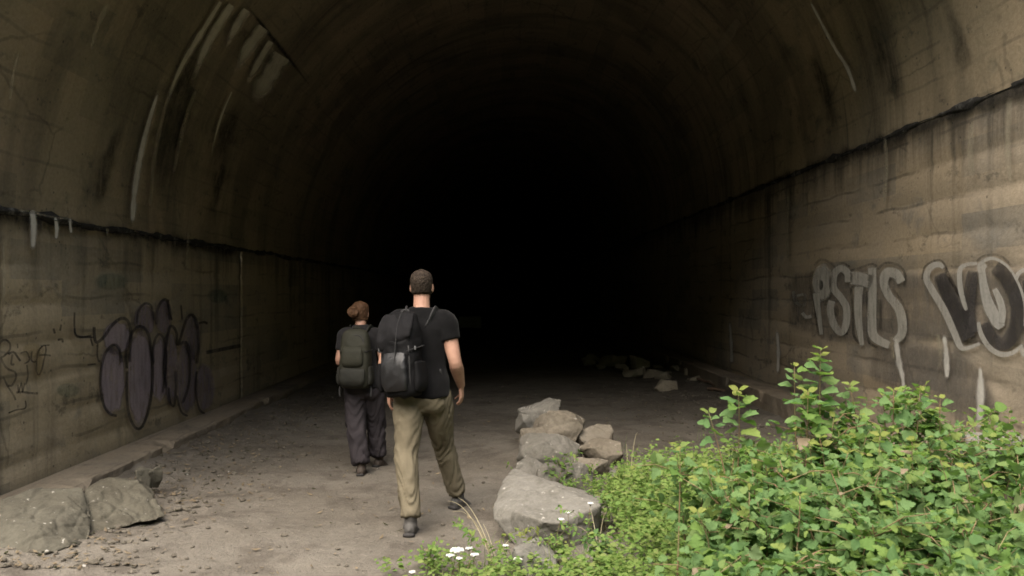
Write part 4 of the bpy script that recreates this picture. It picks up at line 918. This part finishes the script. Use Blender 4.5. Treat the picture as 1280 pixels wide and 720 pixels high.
for s in (-1, 1):
    bm = bmesh.new(); tube(bm, [V3((s * .17, 0, .03)), V3((s * .185, 0, .09)), V3((s * .178, 0, .22))], [(.018, .07), (.032, .08), (.018, .07)], (0, 1, 0), 14, 4, 2.6)
    link('side_pocket', remesh(bm, .009, 3), M['pack_olive_dark'], wp)
    ribbon('compression_strap', [V3((s * .178, .06, .40)), V3((s * .175, -.03, .39)), V3((s * .14, -.11, .38))], .018, .004, M['webbing'], wp, (0, 0, 1))
    ribbon('hanging_strap', [V3((s * .17, .02, .03)), V3((s * .185, .0, -.02)), V3((s * .18, .0, -.10))], .02, .004, M['webbing'], wp, (0, 1, 0))
    A = WL + (JW['armR'][0] if s > 0 else JW['armL'][0]); c0 = V3((WL.x - .04, WL.y + .025, WL.z))
    pts = [inv(wp, p) for p in (c0 + V3((s * .05, -.11, 1.25)), A.lerp(c0 + V3((0, 0, 1.32)), .45) + V3((0, -.06, .04)), A.lerp(c0 + V3((0, 0, 1.32)), .40) + V3((0, .02, .052)), A.lerp(c0 + V3((0, 0, 1.32)), .32) + V3((0, .09, .01)), A + V3((-s * .04, .115, -.1)), A + V3((-s * .02, .06, -.23)), A + V3((-s * .03, -.07, -.31)))]
    ribbon('shoulder_strap', pts, .052, .013, M['pack_olive_dark'], wp, (1, 0, 0))

# ------------------------------------------------------------------ plants
def leaf_mesh(name, half, petiole, fold=.25, droop=.25, seed=0):
    """one leaf, base at the origin, blade along +Y, length 1; half: right-hand outline (x, y) from base to tip"""
    rnd = random.Random(seed); v, f = [], []
    z = lambda x, y: abs(x) * fold - droop * y * y + .06 * math.sin(x * 9 + y * 5 + seed)
    ys = [0, .22, .45, .7, 1.0]; P = petiole
    mid = len(v); v += [(0, P + y, z(0, y)) for y in ys]
    for s in (-1, 1):
        b = len(v); out = [(x * s * rnd.uniform(.92, 1.08), y + rnd.uniform(-.02, .02)) for x, y in half]; v += [(x, P + y, z(x, y)) for x, y in out]
        i = j = 0; n = len(out)
        while i < 4 or j < n - 1:
            if j >= n - 1 or (i < 3 and ys[i + 1] < out[j + 1][1]): t = (mid + i, b + j, mid + i + 1); i += 1
            else: t = (mid + i, b + j, b + j + 1); j += 1
            f.append(t if s > 0 else t[::-1])
    if P > 0:
        b = len(v); w = .018; v += [(-w, 0, 0), (w, 0, 0), (w, P, z(0, 0)), (-w, P, z(0, 0))]; f.append((b, b + 1, b + 2, b + 3))
    me = pymesh(name, v, f); me.polygons.foreach_set('use_smooth', [True] * len(f)); return me
LOBED = [(.10, -.06), (.30, -.05), (.34, .06), (.46, .10), (.44, .20), (.58, .30), (.47, .36), (.49, .46), (.30, .47), (.36, .58), (.29, .64), (.29, .74), (.18, .80), (.15, .90), (.06, .93)]
ROUND = [(.20, .0), (.36, .12), (.44, .30), (.43, .50), (.34, .70), (.20, .87), (.08, .96)]
OVATE = [(.14, .03), (.27, .16), (.33, .34), (.28, .56), (.17, .78), (.06, .93)]
def leafset(base, n, pet, mats):
    out = []
    for m in mats:
        for k in range(n):
            me = leaf_mesh('leaf', base, pet, .12 + .12 * k, .12 + .16 * k, k + 1); me.materials.append(M[m]); out.append(me)
    return out
LS = dict(lobed=leafset(LOBED, 3, .35, ['leaf']), round=leafset(ROUND, 3, .12, ['leaf']), bright=leafset(ROUND, 3, .15, ['leaf_bright']), tip=leafset(OVATE, 2, .1, ['leaf_tip']), ovate=leafset(OVATE, 3, .12, ['leaf_bright']), mixed=leafset(LOBED, 3, .3, ['leaf', 'leaf_bright']))
LS['dead'] = leafset(OVATE, 2, .1, ['litter'])
LS['varied'] = leafset(LOBED, 3, .35, ['leaf', 'leaf', 'leaf_bright']) + leafset(ROUND, 1, .15, ['leaf']) + leafset(OVATE, 2, .2, ['leaf', 'leaf_bright'])
def leaf_frame(pos, axis, nrm, size, rnd):
    y = axis.normalized(); z = (nrm - y * nrm.dot(y)); z = z.normalized() if z.length > 1e-4 else y.orthogonal().normalized(); x = y.cross(z)
    R3 = Matrix((x, y, z)).transposed(); w = rnd.uniform(.85, 1.2)
    return Matrix.Translation(pos) @ R3.to_4x4() @ Matrix.Diagonal((size * w, size, size, 1))
def bez(a, b, c, t): return a * (1 - t) ** 2 + b * 2 * t * (1 - t) + c * t * t
def shrub(name, label, base, tips, leaves, size, seed, n_obj=295, t0=.35, step=.031, twigs=6, cat='shrub', group=None, tipset=None, fill=350, stem_r=.0055, jit=.12, upness=1.0, sprigs=()):
    rnd = random.Random(seed); root = empty(name, base, label, cat, group); B = V3(base); L = []
    for ti, tip in enumerate(tips):
        tip = V3(tip); b = B + V3((rnd.gauss(0, jit), rnd.gauss(0, jit), -.02)); H = (tip - b).length
        ctl = b.lerp(tip, .45) + V3((rnd.gauss(0, .06), rnd.gauss(0, .06), .22 * H))
        bm = bmesh.new(); pts = [bez(b, ctl, tip, k / 7) - B for k in range(8)]
        tube(bm, pts, [stem_r * (1 - .1 * k) for k in range(8)], (0, 1, .1), 5, 1)
        axes = [([bez(b, ctl, tip, t0 + (1 - t0) * k / 24) for k in range(25)], 1.0)]
        for q in range(twigs):
            t = rnd.uniform(.45, .95); p = bez(b, ctl, tip, t); a = rnd.uniform(0, 6.28); d = V3((math.cos(a), math.sin(a), rnd.uniform(-.1, .7))) * rnd.uniform(.10, .24)
            tw = [p, p + d * .55 + V3((0, 0, .02)), p + d]; tube(bm, [x - B for x in tw], [stem_r * .5, stem_r * .4, stem_r * .25], (0, 1, .1), 4, 1)
            axes.append(([tw[0].lerp(tw[1], k / 4) for k in range(4)] + [tw[1].lerp(tw[2], k / 4) for k in range(5)], .85))
        link('stem', bm_mesh(bm), M['stem'], root)
        for ax, sc in axes:
            acc = 0; side = rnd.uniform(0, 6.28)
            for k in range(1, len(ax)):
                acc += (ax[k] - ax[k - 1]).length; last = k == len(ax) - 1
                if acc < step and not last: continue
                acc = 0; side += 2.4; tg = (ax[k] - ax[k - 1]).normalized(); o = tg.orthogonal().normalized(); o = Matrix.Rotation(side, 3, tg) @ o
                frac = k / (len(ax) - 1); s = size * sc * (1.15 - .5 * frac ** 2) * rnd.choice((.6, .8, .9, 1.0, 1.1, 1.25))
                axs = o * 1.0 + tg * (.35 + .5 * frac) + V3((0, 0, rnd.uniform(-.35, .25))); nr = V3((rnd.gauss(0, .35), rnd.gauss(-.22, .35), upness))
                L.append((ax[k], axs, nr, s, frac > .93 and tipset is not None))
                if rnd.random() < .5: L.append((ax[k], -o + tg * .4 + V3((0, 0, rnd.uniform(-.3, .2))), V3((rnd.gauss(0, .35), rnd.gauss(-.2, .35), upness)), s * .9, False))
    top = []
    for tip, ln, sz in sprigs:                               # upright shoots with opposite pairs of leaves
        tip = V3(tip); b = V3((tip.x + rnd.gauss(0, .05), tip.y + rnd.gauss(0, .05), B.z + .3)); ctl = b.lerp(tip, .6) + V3((rnd.gauss(0, .05), 0, 0)); H = (tip - b).length
        bm = bmesh.new(); tube(bm, [bez(b, ctl, tip, k / 8) - B for k in range(9)], [.0048 - .0004 * k for k in range(9)], (0, 1, .1), 5, 1); link('stem', bm_mesh(bm), M['stem'], root)
        m = int(ln / .036); a0 = rnd.uniform(0, 3)
        for k in range(m + 1):
            f_ = k / m; p = bez(b, ctl, tip, 1 - (1 - f_) * ln / H); a0 += 1.57 + rnd.gauss(0, .3)
            for q in (0, math.pi): top.append((p, V3((math.cos(a0 + q), math.sin(a0 + q), .25 + .3 * f_ - .5 * (1 - f_) * rnd.random())), V3((rnd.gauss(0, .3), rnd.gauss(-.5, .3), 1)), sz * (1.15 - .45 * f_ ** 2) * rnd.uniform(.85, 1.15), f_ > .8))
    # the leaves that show largest (nearest, highest) are objects; the rest are one mass
    L.sort(key=lambda l: l[0].y - 1.3 * l[0].z + rnd.uniform(0, .25))
    n_obj -= len(top); rest = L[n_obj:]; V, Fc = [], []
    for p, axs, nr, s, tp in top + L[:n_obj]:
        me = rnd.choice(LS[tipset or 'tip'] if tp else LS['dead'] if rnd.random() < .014 else LS[leaves]); o = bpy.data.objects.new('leaf', me); COL.objects.link(o); o.parent = root
        o.matrix_basis = leaf_frame(p - B, axs, nr, s, rnd)
    c = sum((l[0] for l in L), V3()) / len(L)
    for i in range(fill):
        l = rnd.choice(L); p = l[0].lerp(B, rnd.uniform(.02, .45)) + V3((rnd.gauss(0, .06), rnd.gauss(0, .06), rnd.gauss(0, .04)))
        rest.append((p, V3((rnd.gauss(0, 1), rnd.gauss(0, 1), rnd.uniform(-.3, .3))), V3((rnd.gauss(0, .4), rnd.gauss(-.2, .4), 1)), size * rnd.uniform(.6, 1.0), False))
    src = LS[leaves]; data = [([v.co.copy() for v in m.vertices], [tuple(q.vertices) for q in m.polygons]) for m in src]
    for p, axs, nr, s, tp in rest:
        mv, mf = data[rnd.randrange(len(data))]; X = leaf_frame(p - B, axs, nr, s, rnd); b = len(V); V += [tuple(X @ q) for q in mv]; Fc += [tuple(b + j for j in q) for q in mf]
    if V: tag(link('foliage', pymesh('foliage', V, Fc), M['leaf_stuff'], root), kind='stuff')
    return root
def tips_in(x0, x1, top, y1, n, seed, Y0, Y1):
    """stem tips of one shrub: a rounded bed that rises away from the path; top(x) is its skyline"""
    rnd = random.Random(seed); out = []
    for i in range(n):
        px = x0 + (x1 - x0) * (i + rnd.random()) / n; t = rnd.random(); py = top(px) + (y1 - top(px)) * t
        out.append(atY(px, py, Y0 + (Y1 - Y0) * t + rnd.uniform(-.12, .12)))
    return out
SK = [(820, 612), (850, 592), (900, 574), (950, 552), (990, 520), (1050, 494), (1100, 497), (1150, 492), (1190, 522), (1235, 575), (1300, 585), (1400, 570)]
def skyline(x):
    for (a, p), (b, q) in zip(SK, SK[1:]):
        if x <= b: return p + (q - p) * max(0, (x - a)) / (b - a)
    return SK[-1][1]
def bs(px, py, Y): q = atY(px, py, Y); return (q.x, q.y, gz(q.x, q.y))
row = skyline
A = atY
shrub('leafy_shrub', 'mid green shrub at the back left with two thin upright sprigs against the dark floor', bs(935, 600, 4.3), tips_in(868, 985, row, 600, 11, 1, 4.3, 3.7) + [A(846, 566, 4.1)], 'varied', .054, 1, tipset='tip', sprigs=[(A(923, 488, 4.2), .22, .075), (A(886, 516, 4.15), .16, .06), (A(850, 558, 4.0), .14, .06)])
shrub('leafy_shrub', 'green shrub carrying the tallest sprig of all, in front of the right wall', bs(1025, 600, 4.4), tips_in(975, 1090, row, 590, 11, 2, 4.4, 3.8) + [A(1000, 500, 4.2)], 'varied', .056, 2, tipset='tip', sprigs=[(A(1026, 438, 4.2), .38, .075), (A(993, 458, 4.25), .2, .055), (A(1062, 482, 4.3), .2, .06), (A(1010, 490, 4.1), .25, .08)])
shrub('leafy_shrub', 'fresh bright green small-leaved shrub below the pale lettering', bs(1110, 600, 4.5), tips_in(1060, 1170, row, 580, 13, 3, 4.5, 4.0) + [A(1102, 492, 4.5)], 'bright', .055, 3, tipset='tip', step=.028)
shrub('leafy_shrub', 'green shrub at the back between the two rows of wall lettering drips', bs(1175, 600, 4.4), tips_in(1135, 1225, row, 590, 12, 4, 4.4, 3.8), 'varied', .053, 4, tipset='tip', sprigs=[(A(1150, 488, 4.3), .2, .065), (A(1117, 488, 4.35), .16, .055), (A(1175, 498, 4.2), .2, .06)])
shrub('leafy_shrub', 'broad-leaved shrub at the front left of the thicket beside the small weeds', bs(920, 720, 3.6), tips_in(872, 985, lambda x: 600, 725, 15, 5, 3.7, 3.0), 'varied', .056, 5, fill=700, sprigs=[(A(884, 585, 3.7), .2, .05), (A(905, 612, 3.5), .2, .055), (A(940, 580, 3.7), .2, .055), (A(872, 640, 3.3), .16, .05)])
shrub('leafy_shrub', 'dense lobed-leaved shrub in the front middle of the thicket', bs(1030, 720, 3.5), tips_in(965, 1090, lambda x: 575, 730, 16, 6, 3.7, 2.9), 'varied', .058, 6, fill=700, sprigs=[(A(985, 560, 3.8), .22, .055), (A(1025, 548, 3.8), .22, .06), (A(1060, 566, 3.7), .2, .055), (A(1000, 620, 3.3), .18, .05)])
shrub('leafy_shrub', 'dense green shrub at the front with reddish stems showing between its leaves', bs(1140, 720, 3.4), tips_in(1075, 1195, lambda x: 575, 735, 16, 7, 3.7, 2.8), 'varied', .056, 7, fill=700, sprigs=[(A(1100, 545, 3.8), .22, .055), (A(1140, 552, 3.7), .22, .06), (A(1175, 575, 3.6), .2, .055), (A(1120, 625, 3.2), .16, .05)])
shrub('leafy_shrub', 'large-leaved green shrub filling the right bottom corner', bs(1245, 720, 3.4), tips_in(1175, 1330, lambda x: 585, 740, 17, 8, 3.7, 2.7), 'varied', .060, 8, fill=700, sprigs=[(A(1205, 585, 3.7), .2, .055), (A(1240, 610, 3.5), .2, .06), (A(1270, 600, 3.6), .2, .055)])
shrub('leafy_shrub', 'small bright shrub hugging the right wall at the edge of the frame', bs(1265, 590, 5.4), [A(1238, 515, 5.4), A(1262, 510, 5.5), A(1290, 512, 5.4), A(1250, 535, 5.2), A(1280, 545, 5.2), A(1310, 530, 5.3)], 'bright', .06, 9, twigs=5, fill=160, stem_r=.004, tipset='tip')

def weed(px, py, Y, h, n, size, label, seed, leaves='ovate', lean=(0, 0)):
    rnd = random.Random(seed); q = atY(px, py, Y); base = V3((q.x, q.y, gz(q.x, q.y))); 
    tips = [base + V3((rnd.gauss(lean[0], h * .3), rnd.gauss(lean[1], h * .25), h * rnd.uniform(.75, 1.05))) for _ in range(n)]
    return shrub('weed_plant', label, base, tips, leaves, size, seed, n_obj=60, t0=.25, step=.022, twigs=1, cat='weed', fill=0, stem_r=.0022, jit=.012)
weed(536, 690, 5.15, .19, 3, .042, 'little leafy weed beside the left boot of the taller walker', 21)
weed(596, 690, 5.15, .24, 3, .04, 'small leafy weed in front of the right boot, left of the boulder', 22)
weed(692, 604, 7.35, .32, 3, .045, 'bright weed growing out of the middle of the rock pile', 23)
weed(712, 612, 7.2, .14, 3, .04, 'low bright weed at the foot of the rock pile behind the boulder', 24)
weed(668, 694, 5.45, .17, 3, .04, 'yellow green weed before the dark face of the front boulder', 25, 'tip')
weed(700, 700, 5.3, .15, 4, .04, 'leafy weed below the right part of the front boulder', 26)
weed(757, 640, 6.1, .22, 4, .042, 'bright weed at the right tip of the front boulder', 27)
weed(782, 640, 6.2, .26, 4, .042, 'bright green weed between the boulder and the thicket', 28)
weed(812, 620, 6.6, .22, 4, .042, 'leafy weed in the thin grass right of the small pale stone', 29)
weed(760, 690, 5.0, .3, 5, .040, 'tall bright weed at the left front edge of the ground cover', 30)
weed(836, 600, 6.2, .36, 5, .045, 'upright weed leaning against the left end of the thicket', 31)

weed(738, 606, 7.5, .16, 3, .04, 'small weed at the right edge of the rock pile under the brownish rock', 33)
weed(652, 610, 7.3, .12, 3, .036, 'low weed at the left edge of the rock pile above the boulder', 34)
def ground_cover():
    """small weeds carpeting the earth left of the thicket: countless"""
    rnd = random.Random(8); V, Fc = [], []; mv = [(0, 0, 0), (.34, .35, .10), (.28, .7, .04), (0, 1, -.1), (-.28, .7, .04), (-.34, .35, .10), (0, .5, -.02)]; mf = [(0, 1, 6), (1, 2, 6), (2, 3, 6), (3, 4, 6), (4, 5, 6), (5, 0, 6)]
    def dens(x, y):
        px = 627 + x * F / y
        a = sstep(.15, .55, x - max(0, (y - 5.6)) * .33 + .30 * noise.noise(V3((x * 2, y * 2, 0)))) * sstep(8.2, 6.6, y)
        b = .9 * sstep(5.45, 5.15, y + .15 * noise.noise(V3((x * 3, y * 3, 5)))) * sstep(-.75, -.1, x)
        return max(a, b) * (1 - .85 * sstep(2.6, 3.2, x))
    n = 0; tries = 0
    while n < 3800 and tries < 120000:
        tries += 1; y = rnd.uniform(3.0, 8.3); x = rnd.uniform(-.8, 2.8)
        d = dens(x, y)
        if rnd.random() > d or (x > 1.3 and y < 4.5 and rnd.random() < .8): continue
        if -.2 < x < .78 and 5.12 < y < 6.75: continue
        n += 1; h = rnd.uniform(.05, .16) + .42 * sstep(.3, 1.2, x + (5.5 - y) * .12) * d * rnd.random() ** .7; z0 = gz(x, y); lx, ly = rnd.gauss(0, .25) * h, rnd.gauss(-.1, .25) * h
        for k in range(rnd.randint(6, 11) + int(h * 12)):
            t = rnd.uniform(.25, 1) ** .7; a = rnd.uniform(0, 6.28); s = rnd.uniform(.020, .044)
            p = V3((x + lx * t + math.cos(a) * .015, y + ly * t + math.sin(a) * .015, z0 + h * t))
            X = leaf_frame(p, V3((math.cos(a), math.sin(a), rnd.uniform(-.3, .5))), V3((rnd.gauss(0, .4), rnd.gauss(-.25, .4), 1)), s, rnd); b = len(V); V += [tuple(X @ V3(q)) for q in mv]; Fc += [tuple(b + j for j in q) for q in mf]
    tag(link('ground_cover', pymesh('cover', V, Fc), M['cover']), 'small bright green weeds carpeting the earth left of the thicket', None, None, 'stuff')
    V, Fc = [], []
    def blade(x, y, h, lean, w):
        z0 = gz(x, y); a = rnd.uniform(0, 6.28); dx, dy = math.cos(a), math.sin(a); b = len(V)
        for k in range(5):
            t = k / 4; o = lean * t * t; ww = w * (1 - t * .85) * .5
            V.append((x + dx * o - dy * ww, y + dy * o + dx * ww, z0 + h * t - .3 * lean * t ** 3)); V.append((x + dx * o + dy * ww, y + dy * o - dx * ww, z0 + h * t - .3 * lean * t ** 3))
        for k in range(4): Fc.append((b + 2 * k, b + 2 * k + 1, b + 2 * k + 3, b + 2 * k + 2))
    n = 0
    while n < 2600:
        y = rnd.uniform(4.6, 10.5); x = rnd.uniform(-.6, 2.6); d = dens(x, y) * .8 + .55 * sstep(.95, 1.5, x) * sstep(10.5, 8, y) * max(0, .25 + noise.noise(V3((x * 1.6, y * 1.2, 7))))
        if rnd.random() > d or (-.12 < x < .78 and 5.5 < y < 6.75): continue
        n += 1; h = rnd.uniform(.05, .22); blade(x, y, h, h * rnd.uniform(.2, .9), rnd.uniform(.003, .007))
    tag(link('grass', pymesh('grass', V, Fc), M['grass'], smooth=False), 'thin grass straggling among the weeds beside the path', None, None, 'stuff')
ground_cover()

def flower(px, py, Y, r, label, seed, n=17):
    r *= 1.5
    rnd = random.Random(seed); t = atY(px, py, Y); b = V3((t.x + rnd.gauss(0, .03), t.y + rnd.gauss(0, .03), 0)); b.z = gz(b.x, b.y)
    root = empty('wildflower', b, label, 'flower', 'white flowers among the weeds'); tl = t - b
    bm = bmesh.new(); tube(bm, [V3((0, 0, -.01)), tl * .5 + V3((rnd.gauss(0, .01), 0, .01)), tl], [.002, .0017, .0015], (0, 1, 0), 5, 3)
    hd = bmesh.new()
    for i in range(n):
        a = i * 2.4; q = r * math.sqrt(i / n); p = tl + V3((math.cos(a) * q, math.sin(a) * q, .006 - q * q * 4 + rnd.uniform(-.002, .002)))
        tube(bm, [tl - V3((0, 0, .012)), p], [.0009, .0008], (0, 1, 0), 4, 1)
        ball(hd, p, (r * .30, r * .30, r * .20), None, 7, 4)
    link('stem', bm_mesh(bm), M['stem'], root); link('flower_head', bm_mesh(hd), M['petal'], root)
    for i in range(4):
        p = tl * (.2 + .18 * i); a = rnd.uniform(0, 6.28); o = bpy.data.objects.new('leaf', rnd.choice(LS['ovate'])); COL.objects.link(o); o.parent = root
        o.matrix_basis = leaf_frame(p, V3((math.cos(a), math.sin(a), .4)), V3((0, 0, 1)), .03, rnd)
for i, (x, y, Y, r, lb) in enumerate(((571, 688, 5.0, .026, 'largest white flower head of the clump at the bottom of the path'), (563, 695, 4.98, .017, 'white flower head at the lower left of the clump'), (586, 686, 5.05, .014, 'small white flower just right of the largest head'),
        (593, 694, 5.0, .016, 'white flower at the right end of the clump'), (574, 699, 4.95, .012, 'little white flower under the largest head'), (647, 700, 5.05, .017, 'lone white flower in front of the pale half hidden stone'), (515, 716, 5.0, .012, 'lone white flower at the bottom edge, leftmost of all'),
        (632, 683, 5.2, .012, 'small white flower beside the left foot of the boulder'), (701, 650, 5.5, .014, 'white flower showing against the lip of the boulder'), (710, 641, 5.55, .013, 'small white flower highest against the boulder'), (738, 630, 5.6, .013, 'small white flower before the right tip of the boulder'))):
    flower(x, y, Y, r, lb, 50 + i)

def grass_tuft(name, label, base, blades, m, cat='grass tuft'):
    root = empty(name, base, label, cat)
    for pts, w in blades:
        bm = bmesh.new(); n = len(pts); P = [V3(p) - V3(base) for p in pts]; tube(bm, P, [(w * (1 - .75 * k / (n - 1)), w * .22) for k in range(n)], (0, 1, .2), 6, 4); link('blade', bm_mesh(bm), M[m], root)
def arc(b, tip, up, n=6): b, tip = V3(b), V3(tip); c = b.lerp(tip, .5) + V3((0, 0, up)); return [bez(b, c, tip, k / (n - 1)) for k in range(n)]
b = V3(bs(618, 690, 5.25)); 
grass_tuft('grass_tuft', 'dry pale grass blades arching over before the right boot of the taller walker', b, [(arc(b, A(560, 626, 5.5), .20), .0035), (arc(b + V3((.01, 0, 0)), A(573, 622, 5.45), .16), .003), (arc(b, A(585, 645, 5.2), .12), .003), (arc(b + V3((.02, 0, 0)), A(604, 655, 5.3), .06), .003), (arc(b, A(645, 672, 5.3), .1), .003), (arc(b, A(566, 640, 5.2), .22), .0028)], 'straw')
b = V3(bs(786, 612, 7.0))
grass_tuft('grass_stalk', 'single tall pale grass stalk standing right of the rock pile', b, [(arc(b, A(783, 555, 7.0), .1), .006), (arc(b, A(797, 540, 7.0), .25), .003), (arc(b, A(775, 590, 7.0), .08), .003)], 'straw')
b = V3(bs(748, 690, 5.5))
grass_tuft('grass_tuft', 'pale dry blades lying against the right face of the boulder', b, [(arc(b, A(737, 633, 5.6), .06), .003), (arc(b, A(715, 660, 5.5), .12), .0028), (arc(b, A(757, 640, 5.5), .1), .003)], 'straw')

for o in list(COL.objects):
    lb = o.get('label', '')
    if o.parent is None and not o.get('group'):
        if o.name.startswith('leafy_shrub'): o['group'] = 'shrubs of the thicket'
        elif o.name.startswith('weed_plant'): o['group'] = 'small weeds round the rocks'
        elif o.name.startswith('rock') and 'pile' in lb: o['group'] = 'rocks of the central pile'
        elif o.name.startswith('backpack'): o['group'] = 'backpacks of the two walkers'
        elif o.name.startswith('dead_branch'): o['group'] = 'dead branches by the right kerb'
        elif o.name.startswith('tunnel_wall'): o['group'] = 'side walls of the tunnel'
        elif o.name.startswith('person'): o['group'] = 'walkers'
